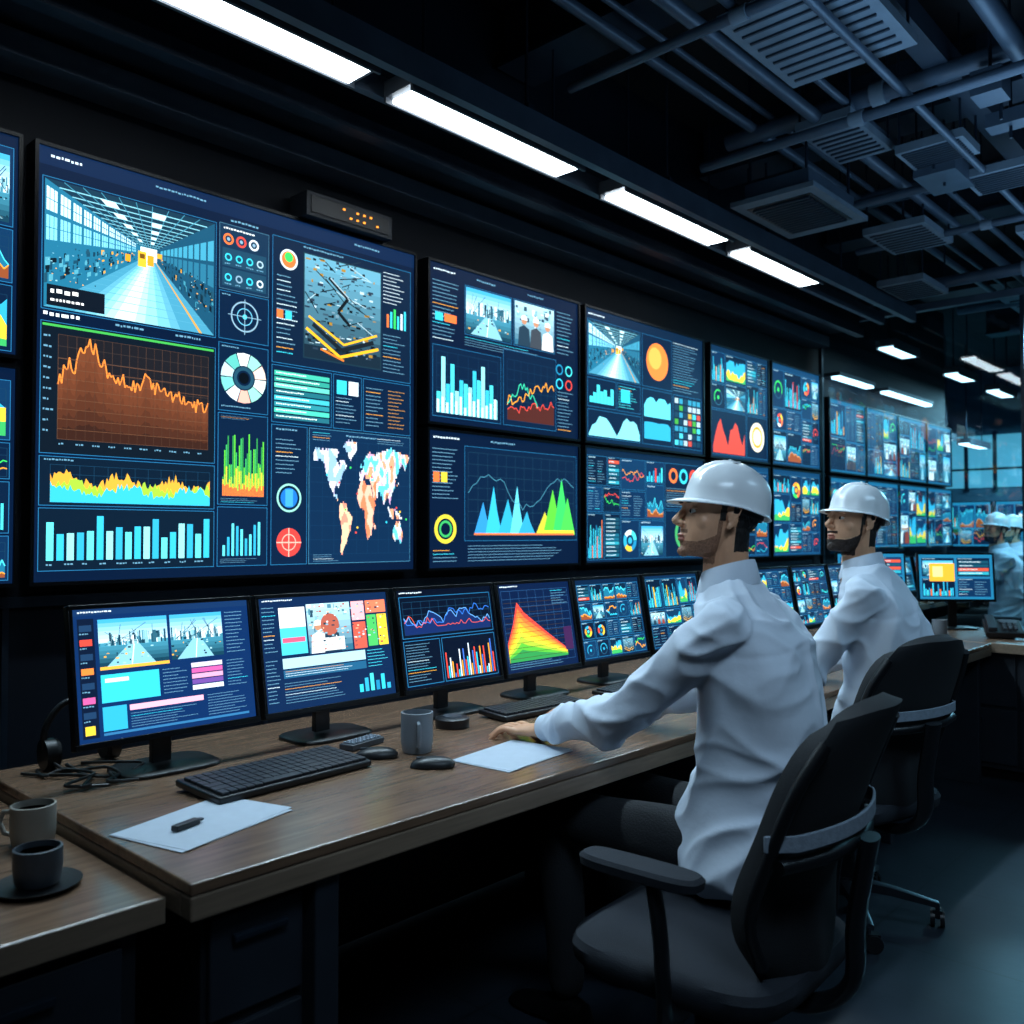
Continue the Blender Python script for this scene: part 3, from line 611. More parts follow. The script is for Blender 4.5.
for k,(x,y) in enumerate(((13.6,3.4),(13.6,4.1),(13.6,4.8),(12.9,5.0))):
    e=empty('server_rack',(x,y,0)); b=B(); b.bx(-.3,.3,-.28,.28,0,1.05,M['cab'])
    for j in range(7): b.bx(-.315,-.3,-.24,.24,.1+j*.13,.2+j*.13,M['duct'] if j%2 else M['panelc'])
    b.obj('cabinet',e,bevel=.005)

# ------------------------------------------------------------ desks
DZ=.74; YF=1.418
b=B()
b.bx(.74,5.28,YF,2.45,DZ-.022,DZ,M['desk']); b.bx(.74,5.28,YF,YF+.035,DZ-.065,DZ-.022,M['deskedge']); b.bx(.74,.775,YF+.035,2.45,DZ-.065,DZ-.022,M['deskedge']); b.bx(.775,5.28,YF+.035,2.45,DZ-.05,DZ-.022,M['cabd'])
b.bx(.775,5.28,2.36,2.40,.02,DZ-.05,M['cabd'])
for x in (1.03,2.62,3.95,5.2): b.bx(x-.02,x+.02,YF+.04,2.36,0,DZ-.05,M['cab'])
b.bx(1.0,1.055,YF+.02,YF+.09,0,DZ-.065,M['cab'])
b.bx(.79,1.0,YF+.06,2.3,.04,DZ-.05,M['cabd'])
for k in range(3): b.bx(.80,.99,YF+.045,YF+.06,.07+k*.2,.25+k*.2,M['cab']); b.bx(.84,.95,YF+.03,YF+.045,.2+k*.2,.215+k*.2,M['steel'])
b.obj('control_desk',bevel=.004,smooth=False)
b=B()
b.bx(-.9,.735,1.50,2.4,.665,.70,M['desk']); b.bx(-.9,.735,1.495,1.50,.655,.70,M['deskedge'])
b.bx(-.88,.70,1.53,2.38,0.05,.665,M['cabd'])
for i in range(4):
    for k in range(3): b.bx(-.87+i*.39,-.50+i*.39,1.515,1.53,.08+k*.19,.25+k*.19,M['cab']); b.bx(-.76+i*.39,-.61+i*.39,1.50,1.515,.20+k*.19,.215+k*.19,M['steel'])
b.bx(-.88,.70,1.56,2.36,0,.05,M['black'])
b.obj('side_cabinet',bevel=.004,smooth=False)
b=B()
b.bx(5.30,6.15,-1.4,2.45,DZ-.03,DZ,M['desk']); b.bx(5.295,5.30,-1.4,2.45,DZ-.05,DZ,M['deskedge'])
b.bx(5.36,6.1,-1.35,2.4,.06,DZ-.03,M['cab']); b.bx(5.4,6.05,-1.3,2.35,0,.06,M['black'])
for i in range(7):
    y=-1.33+i*.53
    for k in range(2): b.bx(5.345,5.36,y,y+.51,.09+k*.31,.38+k*.31,M['cab']); b.bx(5.33,5.345,y+.16,y+.36,.32+k*.31,.335+k*.31,M['steel'])
b.obj('return_desk',bevel=.004,smooth=False)
b=B(); b.bx(7.6,10.8,2.62,3.0,.70,.74,M['desk']); b.bx(7.65,10.75,2.95,2.98,.0,.70,M['cab'])
for x in (7.65,9.2,10.75): b.bx(x-.02,x+.02,2.65,2.95,0,.70,M['cab'])
b.obj('far_desk',smooth=False)

# ------------------------------------------------------------ monitors
def monitor(x,y,z,w,h,cv,rz=0,tilt=10,lift=.085,far=False):
    e=empty('computer_monitor',(x,y,z),(0,0,rz)); T=math.radians(-tilt)
    g=empty('head_pivot',(0,0,lift),(T,0,0)); g.parent=e
    b=B(); t=.011; b.bx(-w/2,w/2,.0,.022,0,h,M['bezel']); b.bx(-w*.3,w*.3,.022,.045,h*.2,h*.75,M['bezel'])
    b.bx(-w/2,w/2,-.006,0,0,t*1.4,M['bezel']); b.bx(-w/2,w/2,-.006,0,h-t,h,M['bezel']); b.bx(-w/2,-w/2+t,-.006,0,t*1.4,h-t,M['bezel']); b.bx(w/2-t,w/2,-.006,0,t*1.4,h-t,M['bezel'])
    b.obj('casing',g,bevel=.002)
    cv.build('picture',w-2*t,h-2.4*t,g,M['screenf' if far else 'screen'],(0,-.0006,t*1.4),eps=.0002)
    b=B(); b.box((0,.075,.10+lift*.5),(.05,.02,.2+lift),M['black']); b.box((0,.055,lift+h*.35),(.09,.06,.06),M['black'])
    b.loft([se_ring(0,.05,zz,hx,hy,4,28) for zz,hx,hy in ((0,.125,.09),(.008,.125,.09),(.012,.118,.083))],M['black']); b.obj('stand',e,bevel=.002)
    return e
YM=2.13
C=Canvas(480,330,'#0b2a58',61); C.rect(0,0,480,16,'#12305a'); C.text(12,5,120,7,'#d8eaf4'); C.rect(10,24,40,296,'#0a1830')
for i,c in enumerate(['#f2b632','#e0483c','#35c8e8','#f0843a','#e8c83c','#d05a9a','#35c8e8']): C.rect(14,40+i*36,30,16,c if i%2 else '#1c3a5c'); C.text(14,60+i*36,30,6)
ph_plant(C,60,28,180,120); C.rect(60,148,180,8,'#f0b040'); ph_plant(C,248,28,150,120); C.lines(408,28,64,120,8)
C.rect(60,168,150,70,'#35c0dc'); C.rect(70,178,60,10,'#d8f4fa'); C.lines(220,168,80,70,5)
for i,c in enumerate(['#d8d0e8','#c85aa0','#e8a0c0','#6a4a9a','#d8eaf4']): C.rect(300,162+i*15,90,12,c)
C.lines(404,162,70,76,6); C.rect(60,248,60,60,'#2fa8d0'); C.rect(128,250,200,14,'#f0b0c8'); C.lines(130,270,200,40,4); C.lines(340,250,130,60,5); C.rect(60,312,400,6,'#2f6fa0')
C.rect(16,290,24,22,'#e8c83c')
monitor(1.065,YM,DZ,.475,.335,C)
C=Canvas(470,330,'#0b2448',62); C.text(12,5,120,7,'#d8eaf4'); C.lines(8,24,52,140,8); C.rect(64,30,90,60,'#e8f0f4'); C.rect(64,90,90,80,'#48c8e0'); C.rect(70,120,78,14,'#e05a7a'); 
ph_people(C,160,24,160,150,2); C.circle(240,90,34,'#a85a4a'); C.rect(200,130,90,40,'#d8e0e4'); C.rect(326,24,50,60,'#f0b0b8'); C.rect(326,90,50,84,'#c85a4a'); C.rect(382,24,80,40,'#e87a5a'); C.rect(382,70,38,100,'#48b860'); C.rect(424,70,38,100,'#f2cc3c')
L=C.level(160,24,462,174)
for i in range(110): C.rect(C.r.uniform(160,450),C.r.uniform(26,165),C.r.uniform(3,11),C.r.uniform(2,6),C.r.choice(['#d8e8f0','#1c3a4c','#7fb4c6','#a85a4a','#e8c09a']),L)
C.rect(64,180,300,30,'#a8d4e4'); C.rect(64,214,300,24,'#1f5a80'); C.lines(70,216,290,20,2,'#d8f4fa'); C.lines(8,180,50,130,8); C.bars(330,250,130,60,[.4,.7,.9,.5,.8,.3],CY); C.lines(64,250,240,64,5); C.lines(372,180,90,60,4,'#48c8e0')
monitor(1.548,YM,DZ,.465,.335,C)
C=Canvas(440,330,'#040c1e',63); C.text(12,6,140,8,'#d8eaf4')
C.panel(8,22,424,140,'#050f22'); C.grid(20,40,400,110,10,5); C.area(20,40,400,110,C.series(40,.2,.2,.7),'#12285c','#5f9fe0',3); C.area(20,40,400,110,C.series(40,.2,.3,.9),None,'#2f6fd0',3); C.area(20,40,400,110,C.series(40,.2,.2,.6),None,'#e0583c',2)
C.panel(8,170,160,150,'#050f22'); C.lines(16,180,140,130,9); C.panel(176,170,256,150,'#050f22'); C.bars(186,190,236,120,[C.r.uniform(.1,1) for _ in range(26)],['#e0483c','#35c8e8','#d8eaf4','#f0a030','#3f6fd0'],.4)
monitor(2.02,YM,DZ,.44,.335,C)
C=Canvas(420,330,'#071a3c',64); C.text(12,6,140,8,'#d8eaf4'); C.grid(15,25,390,280,8,9,'#27507c')
K=[(0,.3),(.12,.6),(.22,.95),(.32,.78),(.5,.6),(.7,.4),(1,.12)]
for i,c in enumerate(['#e0483c','#e8743a','#f0943a','#f2b632','#e8d83c','#a8c83c','#58b83c','#2f8f4a']):
    f=1-i*.115; C.poly([(20,292)]+[(20+340*p,292-235*q*f) for p,q in K]+[(360,292)],c)
for k in range(12): C.rect(20,70+k*19,340,1.6,'#3a3020')
C.lines(300,30,110,60,4); C.rect(350,180,50,90,'#3a1f4a'); C.lines(20,296,380,26,2)
monitor(2.46,YM,DZ,.41,.335,C)
C=Canvas(440,330,'#08203c',65)
for j in range(4):
    for i in range(5): widget(C,8+i*86,20+j*77,80,71)
monitor(2.90,YM,DZ,.44,.335,C)
for i in range(6):
    C=Canvas(430,330,'#0a2848',70+i); dash(C,6,14,418,310,4,70); monitor(3.36+i*.455,YM,DZ,.43,.335,C)
for i,(x,y,rz) in enumerate(((5.92,1.78,-.9),(5.80,2.25,-.75),(6.02,1.15,-1.1))):
    C=Canvas(440,300,'#1b6a90',80+i); widget(C,14,20,200,130,'photo'); widget(C,226,20,200,130,'table'); widget(C,14,160,200,126,'bars'); widget(C,226,160,200,126,'text'); 
    if i==0: C.rect(60,60,150,120,'#f2a632'); C.rect(80,80,60,70,'#fbe08a')
    monitor(x,y,DZ,.46,.30,C,rz=rz,tilt=5,lift=.17)
for i in range(5):
    C=Canvas(440,300,'#1b6a90',90+i); dash(C,14,20,410,270,2,100); monitor(7.95+i*.58,2.80,DZ,.5,.31,C,far=True)

# ------------------------------------------------------------ desk items
def keyboard(x,y,rz,w=.42,d=.15):
    e=empty('keyboard',(x,y,DZ+.001),(0,0,rz))
    b=B(); R=Matrix.Rotation(math.radians(3),3,'X'); b.box((0,0,.013),(w,d,.016),M['black'],rot=R); b.obj('body',e,bevel=.004)
    b=B(); nx=19; ny=6
    for j in range(ny):
        y0=-d/2+.012+j*(d-.024)/ny; i=0
        while i<nx:
            ww=5 if (j==0 and i==5) else (2 if (j in(1,2) and i in (0,12)) else 1); kx=(w-.02)/nx
            b.box((-w/2+.01+kx*(i+ww/2),y0+.009,.0245+(y0)*.052),(kx*ww-.003,(d-.024)/ny-.003,.008),M['key'],rot=R); i+=ww
    b.obj('keys',e,bevel=.0012,seg=1)
keyboard(1.20,1.88,.06,.43,.18); keyboard(2.22,1.97,-.05,.38,.13); keyboard(3.36,1.93,0); keyboard(2.76,1.95,.1,.4,.13); keyboard(4.5,1.8,.1)
def mouse(x,y,rz):
    b=B(); rings=[]
    for z,s_ in ((.0,.92),(.003,1),(.011,.97),(.019,.8),(.024,.5),(.026,.15)): rings.append([Vector((p.x,p.y-.25*z,p.z)) for p in se_ring(0,0,z,.030*s_,.056*s_,2.4,28)])
    b.loft(rings,M['black']); b.box((0,.03,.021),(.006,.02,.008),M['grey']); b.obj('computer_mouse',loc=(x,y,DZ+.0005),rot=(0,0,rz))
mouse(1.52,1.69,.75); mouse(1.485,1.87,.8); mouse(3.72,1.78,.2)
def mug(x,y,z,m,r=.043,h=.1,rz=0,name='coffee_mug'):
    b=B(); n=32
    def rg(rr,zz): return [Vector((rr*math.cos(2*pi*j/n),rr*math.sin(2*pi*j/n),zz)) for j in range(n)]
    b.loft([rg(r*.86,0),rg(r*.93,.006),rg(r,.03),rg(r,h),rg(r-.004,h+.001),rg(r-.005,h*.85)],m); b.loft([rg(r-.0055,h*.84),rg(r-.0055,h*.85)],M['coffee'])
    b.tube([(r*.95,0,h*.8),(r+.022,0,h*.78),(r+.031,0,h*.5),(r+.02,0,h*.25),(r*.93,0,h*.2)],.005,m,8); b.obj(name,loc=(x,y,z),rot=(0,0,rz))
mug(1.60,1.84,DZ+.001,M['mug'],.043,.105,-2.2); mug(.675,1.94,.701,M['mugw'],.042,.08,2.2); mug(.60,1.70,.709,M['grey'],.040,.062,1.0,'espresso_cup')
b=B(); b.loft([se_ring(0,0,z,r,r,2,36) for z,r in ((0,.035),(.003,.05),(.008,.072),(.010,.072),(.006,.045))],M['black']); b.obj('saucer',loc=(.60,1.70,.7005))
b=B(); b.loft([se_ring(0,0,z,r,r,2,28) for z,r in ((0,.05),(.004,.052),(.026,.052),(.03,.046))],M['black']); b.loft([se_ring(0,0,z,r,r,2,28) for z,r in ((.03,.03),(.034,.028))],M['grey']); b.obj('conference_speaker',loc=(1.88,2.0,DZ+.0005))
def paper(x,y,rz,w,h,z=DZ):
    b=B(); b.box((0,0,.0015),(w,h,.0015),M['paper']); b.box((.006,.004,.0027),(w,h,.0008),M['paper'],rz=.05); b.obj('paper_sheet',loc=(x,y,z),rot=(0,0,rz),smooth=False)
paper(.915,1.70,.25,.29,.2); paper(1.74,1.62,.1,.28,.19)
b=B(); b.box((0,0,.006),(.06,.018,.011),M['black']); b.box((.036,0,.006),(.014,.012,.005),M['chrome']); b.obj('usb_stick',bevel=.002,loc=(.87,1.69,DZ+.0035),rot=(0,0,.3))
b=B(); b.box((0,0,.008),(.13,.05,.015),M['grey']); 
for i in range(8):
    for j in range(3): b.box((-.052+i*.015,-.014+j*.014,.018),(.01,.009,.005),M['lgrey'])
b.obj('numeric_keypad',bevel=.002,loc=(1.54,2.0,DZ+.0008),rot=(0,0,.2))
R=random.Random(9)
b=B()
for k in range(5):
    x=.79+k*.035; P=[(x,2.35,DZ+.006)]
    for j in range(5): P.append((x+R.uniform(-.03,.10),2.3-j*.05+R.uniform(-.04,.04),DZ+.006+R.uniform(0,.012)))
    P=[q for q in catmull(P,6)]; b.tube(P,.004,M['cable'],8)
b.obj('cables')
e=empty('headset',(.93,2.36,DZ))
b=B(); b.tube(catmull([(-.08,0,.03),(-.085,0,.1),(-.04,0,.16),(.04,0,.16),(.085,0,.1),(.08,0,.03)],6),.008,M['black'],10)
for s_ in(-1,1): b.cyl((s_*.065,0,.04),(s_*.09,0,.04),.038,M['black'],24); b.cyl((s_*.055,0,.04),(s_*.065,0,.04),.034,M['fabric'],24)
b.tube([(-.08,0,.03),(-.07,-.07,.015),(-.04,-.1,.012)],.004,M['black'],8); b.obj('band_and_cups',e)
def phone(x,y,rz):
    e=empty('desk_phone',(x,y,DZ+.012),(0,0,rz)); b=B(); R=Matrix.Rotation(.3,3,'X'); b.box((0,0,.04),(.19,.2,.03),M['black'],rot=R); b.box((-.06,0,.07),(.045,.2,.025),M['key'],rot=R); b.box((.03,.05,.075),(.09,.05,.01),M['grey'],rot=R)
    b.box((0,.07,.02),(.14,.05,.06),M['black'])
    for i in range(4):
        for j in range(3): b.box((.005+j*.028,-.06+i*.022,.045+i*.007),(.018,.014,.012),M['grey'],rot=R)
    b.obj('phone_body',e,bevel=.003)
phone(5.62,1.45,-1.2); phone(5.6,1.0,-1.4)
mug(5.5,1.75,DZ+.001,M['mug'],.04,.09)
b=B(); b.bx(-.11,.11,-.15,.15,0,.012,M['cabd']); b.bx(-.105,.105,-.14,.14,.012,.02,M['paper']); b.bx(-.09,.1,-.12,.13,.02,.034,M['grey']); b.obj('document_tray',loc=(5.75,.6,DZ+.001))

# ------------------------------------------------------------ chairs
def chair(x,y,rz):
    e=empty('office_chair',(x,y,0),(0,0,rz))
    b=B(); b.loft([se_ring(0,.0,z,hx,hy,4.5,44) for z,hx,hy in ((.375,.20,.20),(.385,.25,.235),(.40,.262,.25),(.43,.266,.255),(.445,.258,.247),(.453,.24,.225),(.456,.17,.16))],M['seatf']); b.obj('seat',e)
    b=B(); b.loft([se_ring(0,0,z,hx,hy,4,32) for z,hx,hy in ((.34,.12,.12),(.374,.17,.17))],M['black']); b.cyl((0,0,.12),(0,0,.35),.028,M['chrome'],20); b.cyl((0,0,.10),(0,0,.25),.038,M['black'],20); b.tube([(.1,.02,.365),(.2,.03,.36),(.27,.03,.355)],.007,M['chrome'],8); b.obj('mechanism',e)
    nu,nv=15,22
    def BP(u,v):
        w=(.205+.03*math.sin(pi*(.1+.75*v)))
        q=abs(2*v-1)**6; w*= (1-q*.30)
        z=.43+.565*v; yy=-.235-.13*v*v-.02*v+.022*math.exp(-((v-.3)/.18)**2)+.055*u*u
        z-= .03*abs(u)**3*(v**4); z+=.03*abs(u)**3*((1-v)**4)
        return Vector((u*w,yy,z))
    b=B()
    vs=[BP(-1+2*i/(nu-1),j/(nv-1)) for j in range(nv) for i in range(nu)]; fs=[(j*nu+i,j*nu+i+1,(j+1)*nu+i+1,(j+1)*nu+i) for j in range(nv-1) for i in range(nu-1)]
    b.add(vs,fs,M['fabric']); ob=b.obj('backrest',e); so=ob.modifiers.new('s','SOLIDIFY'); so.thickness=.04; so.offset=0; bv=ob.modifiers.new('b','BEVEL'); bv.width=.014; bv.segments=3; bv.limit_method='ANGLE'
    b=B()
    off=Vector((0,-.025,0))
    for s_ in(-1,1): b.tube(catmull([list(BP(s_*1.0,v)+off) for v in (.05,.25,.5,.75,.93)],4),.013,M['black'],10)
    b.tube(catmull([(0,-.08,.35),(0,-.22,.35),(0,-.31,.42),(0,-.32,.55),(0,-.35,.72)],5),.024,M['black'],12,flat=(1.5,.7))
    b.tube(catmull([list(BP(u,.48)+Vector((0,-.05,0))) for u in (-1,-.5,0,.5,1)],4),.014,M['black'],10)
    b.obj('back_frame',e)
    b=B()
    for v,hh in ((.56,.016),):
        n=28; rings=[]
        for i in range(n+1):
            u=-1.06+2.12*i/n; p=BP(u,v)+Vector((0,-.046+.018*max(0,abs(u)-.9)*10,0))
            rings.append([p+Vector((0,-.004,-hh)),p+Vector((0,.003,-hh)),p+Vector((0,.003,hh)),p+Vector((0,-.004,hh))])
        b.loft(rings,M['lgrey'])
    b.obj('lumbar_strap',e,bevel=.002)
    b=B()
    for s_ in(-1,1):
        b.tube(catmull([(s_*.16,-.05,.372),(s_*.28,-.05,.375),(s_*.31,-.06,.44),(s_*.307,-.05,.55),(s_*.300,-.03,.645)],5),.017,M['black'],10,flat=(.8,1.5))
    b.obj('arm_posts',e)
    b=B()
    for s_ in(-1,1): b.loft([se_ring(s_*.298,.0,z,hx,hy,3.5,28) for z,hx,hy in ((.640,.028,.115),(.646,.038,.135),(.662,.040,.138),(.670,.034,.130))],M['seatf'])
    b.obj('arm_pads',e)
    b=B(); b.cyl((0,0,.075),(0,0,.135),.045,M['chrome'],20)
    for k in range(5):
        a=2*pi*k/5+.3; d=Vector((math.cos(a),math.sin(a),0)); t=Vector((-d.y,d.x,0))
        rings=[]
        for s_,z,w,h in ((.02,.115,.026,.02),(.15,.105,.02,.017),(.30,.078,.014,.010)):
            c=d*s_+Vector((0,0,z)); rings.append([c+t*w+Vector((0,0,-h)),c+t*w+Vector((0,0,h*.6)),c+Vector((0,0,h)),c-t*w+Vector((0,0,h*.6)),c-t*w+Vector((0,0,-h))])
        b.loft(rings,M['chrome']); c=d*.295; b.cyl(c+Vector((0,0,.03)),c+Vector((0,0,.078)),.008,M['chrome'],10)
        cc=c+t*.012
        for q in(-1,1): b.cyl(cc+d*q*.008+Vector((0,0,.028)),cc+d*q*.022+Vector((0,0,.028)),.0275,M['black'],20)
        b.box(cc+Vector((0,0,.045)),(.03,.04,.025),M['black'],rz=a)
    b.obj('star_base',e); return e
chair(1.79,1.06,math.radians(3)); chair(3.12,1.32,math.radians(-16)); chair(8.2,2.10,.2)

# ------------------------------------------------------------ people
def hand_mesh(side,name):
    b=B(); m=M['skin']
    rings=[]
    for y,w,t,z in ((-.035,.027,.021,.006),(0,.029,.020,.004),(.03,.036,.017,.004),(.06,.042,.015,.005),(.085,.041,.013,.004),(.098,.036,.009,.0)):
        rings.append([Vector((w*math.cos(2*pi*j/18)*(1),y,z+t*math.sin(2*pi*j/18))) for j in range(18)])
    b.loft(rings,m)
    for x,y,L,r,sp in ((.033,.085,.078,.0090,.16),(.0112,.092,.088,.0093,.05),(-.0112,.089,.082,.0089,-.07),(-.033,.08,.064,.0079,-.20)):
        d=Vector((math.sin(sp),math.cos(sp),0)); p=Vector((x,y-.02,.004)); P=[(*p,r*1.05)]
        for f,zz,rr in ((.25,.012,1.0),(.5,.009,.98),(.62,.005,.97),(.85,-.006,.88),(1.0,-.014,.78)):
            q=p+d*(L*f+.02); P.append((q.x,q.y,zz,r*rr))
        limb(b,P,m,12,3)
    limb(b,[(.018,.01,.0,.015),(.036,.035,-.003,.0135),(.052,.058,-.008,.0115),(.060,.078,-.012,.0100),(.062,.094,-.014,.0085)],m,12,4)
    me=organic(b,.0024,2,name); me.materials.clear(); me.materials.append(m)
    if side<0:
        for v in me.vertices: v.co.x=-v.co.x
        me.flip_normals()
    return me
def ridge(p): return 1-min(1,abs(noise.noise(p))*2.4)
def man(loc,J,headyaw,headpitch,beard,seed,rz=0,hs=1.0):
    e=empty('seated_engineer',loc,(0,0,rz))
    def put(me,name,mats,loc=None,mtx=None):
        me.materials.clear() if not len(me.materials) or mats else None
        for m_ in mats: me.materials.append(m_)
        ob=bpy.data.objects.new(name,me); COL.objects.link(ob); ob.parent=e
        if mtx is not None: ob.matrix_local=mtx
        return ob
    b=B(); m=M['shirt']; ty=J.get('tyaw',.22)
    def ring(c,rx,ry,yaw=None,n=30,sq=2.3):
        yw=ty if yaw is None else yaw; cc,ss=math.cos(yw),math.sin(yw); o=[]
        for j in range(n):
            a=2*pi*j/n; x=rx*math.copysign(abs(math.cos(a))**(2/sq),math.cos(a)); y=ry*math.copysign(abs(math.sin(a))**(2/sq),math.sin(a))
            o.append(Vector((c[0]+x*cc-y*ss,c[1]+x*ss+y*cc,c[2])))
        return o
    T=J['torso']; Q=catmull([list(t) for t in T],4)
    b.loft([ring(q[:3],q[3],q[4],yaw=ty*min(1,max(0,(q[2]-.55)/.4))) for q in Q],m)
    nb=J['neck']
    for s_ in ('L','R'):
        S,E,W_=J['S'+s_],J['E'+s_],J['W'+s_]; Vn=Vector(nb); Vs=Vector(S)
        a1=Vn.lerp(Vs,.25)+Vector((0,0,-.040)); a2=Vn.lerp(Vs,.6)+Vector((0,0,-.030)); a3=Vn.lerp(Vs,.88)+Vector((0,0,-.012))
        limb(b,[(*a1,.048),(*a2,.058),(*a3,.064),(*Vs,.065),(*(Vs.lerp(Vector(E),.45)),.064),(*(Vs.lerp(Vector(E),.8)),.059),(*E,.057),(*(Vector(E).lerp(Vector(W_),.35)),.055),(*(Vector(E).lerp(Vector(W_),.75)),.045),(*(Vector(E).lerp(Vector(W_),.93)),.037)],m,20,4)
        b.ell(Vs.lerp(Vector((.02,-.0,.98)),.30),(.075,.085,.085),m)
    me=organic(b,.006,16,'shirt_mesh')
    me.update()
    nor=[v.normal.copy() for v in me.vertices]
    S1=Vector(J['EL']);S2=Vector(J['ER']); A1=Vector(J['SL'])+Vector((.03,0,-.09)); A2=Vector(J['SR'])+Vector((-.03,0,-.09))
    for v,nn in zip(me.vertices,nor):
        p=v.co+Vector((seed*3.1,0,0)); w=noise.noise_vector(p*3.5)*.12
        q=p+w
        d=.015*ridge(Vector((q.x*2.6+q.z*2.2,q.y*3.2,q.z*3.8-q.x*2.4)))**2+.011*ridge(Vector((q.x*7-q.z*3,q.y*7,q.z*2.5+q.x*3)))**3
        el=math.exp(-min((v.co-S1).length,(v.co-S2).length)**2/.012)
        ap=math.exp(-min((v.co-A1).length,(v.co-A2).length)**2/.016)
        wa=math.exp(-((v.co.z-.62)/.10)**2)
        d+=(.004+.011*el+.009*wa+.007*ap)*ridge(Vector((q.x*6,q.y*6,q.z*13)))**2
        yk=math.exp(-((v.co.z-1.055-.02*math.sin(v.co.x*6))/.006)**2) if v.co.y<.02 and abs(v.co.x)<.19 else 0
        v.co+= nn*(d-.008-.003*yk)
    bm=bmesh.new(); bm.from_mesh(me)
    for _ in range(2): bmesh.ops.smooth_vert(bm,verts=bm.verts,factor=.5,use_axis_x=True,use_axis_y=True,use_axis_z=True)
    bm.to_mesh(me); bm.free()
    put(me,'shirt',[m])
    b=B(); nb=Vector(J['neck'])
    for s_ in('L','R'):
        E,W_=Vector(J['E'+s_]),Vector(J['W'+s_]); a=E.lerp(W_,.86); c=E.lerp(W_,1.0)
        b.tube([a,a.lerp(c,.1),a.lerp(c,.9),c],[.030,.0385,.0365,.030],m,20)
    rings=[]; n=30
    for (r,z) in ((.066,-.01),(.080,-.03),(.081,-.018),(.071,.022),(.067,.032),(.062,.022)):
        rings.append([nb+Vector((r*math.cos(2*pi*j/n),r*.98*math.sin(2*pi*j/n)+.01, z-.020*math.sin(2*pi*j/n)+.0)) for j in range(n)])
    b.loft(rings,m,cap=False); b.obj('collar_and_cuffs',e)
    b=B(); mt=M['trous']
    b.loft([ring(c,rx,ry,0) for c,rx,ry in (((0,0,.462),.15,.12),((0,0,.50),.175,.15),((0,.0,.58),.17,.14),((0,0,.66),.15,.11))],mt)
    for s_ in (-1,1):
        K=J['knee'][0 if s_<0 else 1]; A=J['ank'][0 if s_<0 else 1]
        limb(b,[(s_*.085,.0,.55,.085),(s_*.10,.12,.558,.086),(*(Vector((s_*.10,.1,.56)).lerp(Vector(K),.6)),.075),(K[0],K[1],K[2],.064),(K[0]*.99+A[0]*.01,K[1]+.015,K[2]-.07,.062),(*(Vector(K).lerp(Vector(A),.5)),.058),(A[0],A[1],A[2]+.03,.048)],mt,18,4)
    put(organic(b,.010,5,'trousers_mesh'),'trousers',[mt])
    b=B()
    for A in J['ank']:
        rings=[]
        for y,w,h in ((-.075,.022,.05),(-.06,.033,.075),(-.02,.038,.085),(.04,.038,.075),(.10,.044,.05),(.16,.042,.04),(.19,.025,.025)):
            rings.append([Vector((A[0]+w*math.cos(2*pi*j/18),A[1]+y,max(0.0,h/2+h/2*math.sin(2*pi*j/18)*1.0))) for j in range(18)])
        b.loft(rings,M['shoe'])
    b.obj('shoes',e)
    for s_,sg in (('L',1),('R',-1)):
        W_=Vector(J['W'+s_]); yaw=J['hy'+s_]
        mt_=Matrix.Translation(W_+Vector((0,0,J.get('hz',-.010))))@Matrix.Rotation(yaw,4,'Z')@Matrix.Rotation(math.radians(-7),4,'X')@Matrix.Scale(1.08,4)
        put(HM[sg],'hand_'+s_.lower(),[],mtx=mt_)
    # head
    b=B(); k=M['skin']
    b.ell((0,-.012,.150),(.077,.098,.098),k)
    rings=[]
    for z,cy,ry,rx in ((.150,.012,.082,.071),(.128,.018,.076,.068),(.112,.019,.073,.067),(.09,.022,.073,.066),(.06,.026,.069,.061),(.035,.034,.060,.053),(.015,.041,.049,.043),(.003,.048,.036,.031)):
        rings.append([Vector((rx*math.copysign(abs(math.cos(2*pi*j/28))**.9,math.cos(2*pi*j/28)),cy+ry*math.sin(2*pi*j/28),z)) for j in range(28)])
    b.loft(rings,k)
    limb(b,[(0,-.020,.075,.058),(0,-.028,.02,.057),(0,-.034,-.04,.059),(0,-.040,-.10,.063)],k,22,4)
    limb(b,[(0,.085,.130,.0085),(0,.095,.114,.0085),(0,.108,.098,.0095),(0,.114,.089,.0102)],k,12,4)
    limb(b,[(0,.092,.079,.007),(0,.107,.083,.008)],k,10,3)
    for s_ in(-1,1):
        b.ell((s_*.010,.102,.084),(.0075,.009,.0065),k); b.ell((s_*.030,.084,.138),(.025,.011,.0075),k); b.ell((s_*.041,.058,.088),(.022,.018,.022),k)
        b.ell((s_*.031,.079,.1235),(.015,.011,.0045),k); b.ell((s_*.031,.079,.1075),(.014,.009,.0045),k)
        Re=Matrix.Rotation(s_*.30,3,'Z')@Matrix.Rotation(-.2,3,'X'); P=[]
        for i in range(9):
            a=-.4+i/8*(pi*1.35); P.append((s_*(.079+.004*math.sin(a)),-.008-.015*math.cos(a-pi*.5+.1)*1.0,.108+.026*math.sin(a-.35),.0042))
        b.ell((s_*.077,-.006,.108),(.0045,.014,.026),k,Re); limb(b,P,k,8,3); b.ell((s_*.077,.002,.084),(.005,.007,.009),k,Re)
    b.ell((0,.093,.0535),(.021,.0115,.0052),k); b.ell((0,.091,.0430),(.017,.0115,.0062),k); b.ell((0,.085,.013),(.020,.016,.014),k); b.ell((0,.086,.066),(.014,.009,.012),k)
    me=organic(b,.0024,4,'head_mesh'); me.update(); nor=[v.normal.copy() for v in me.vertices]
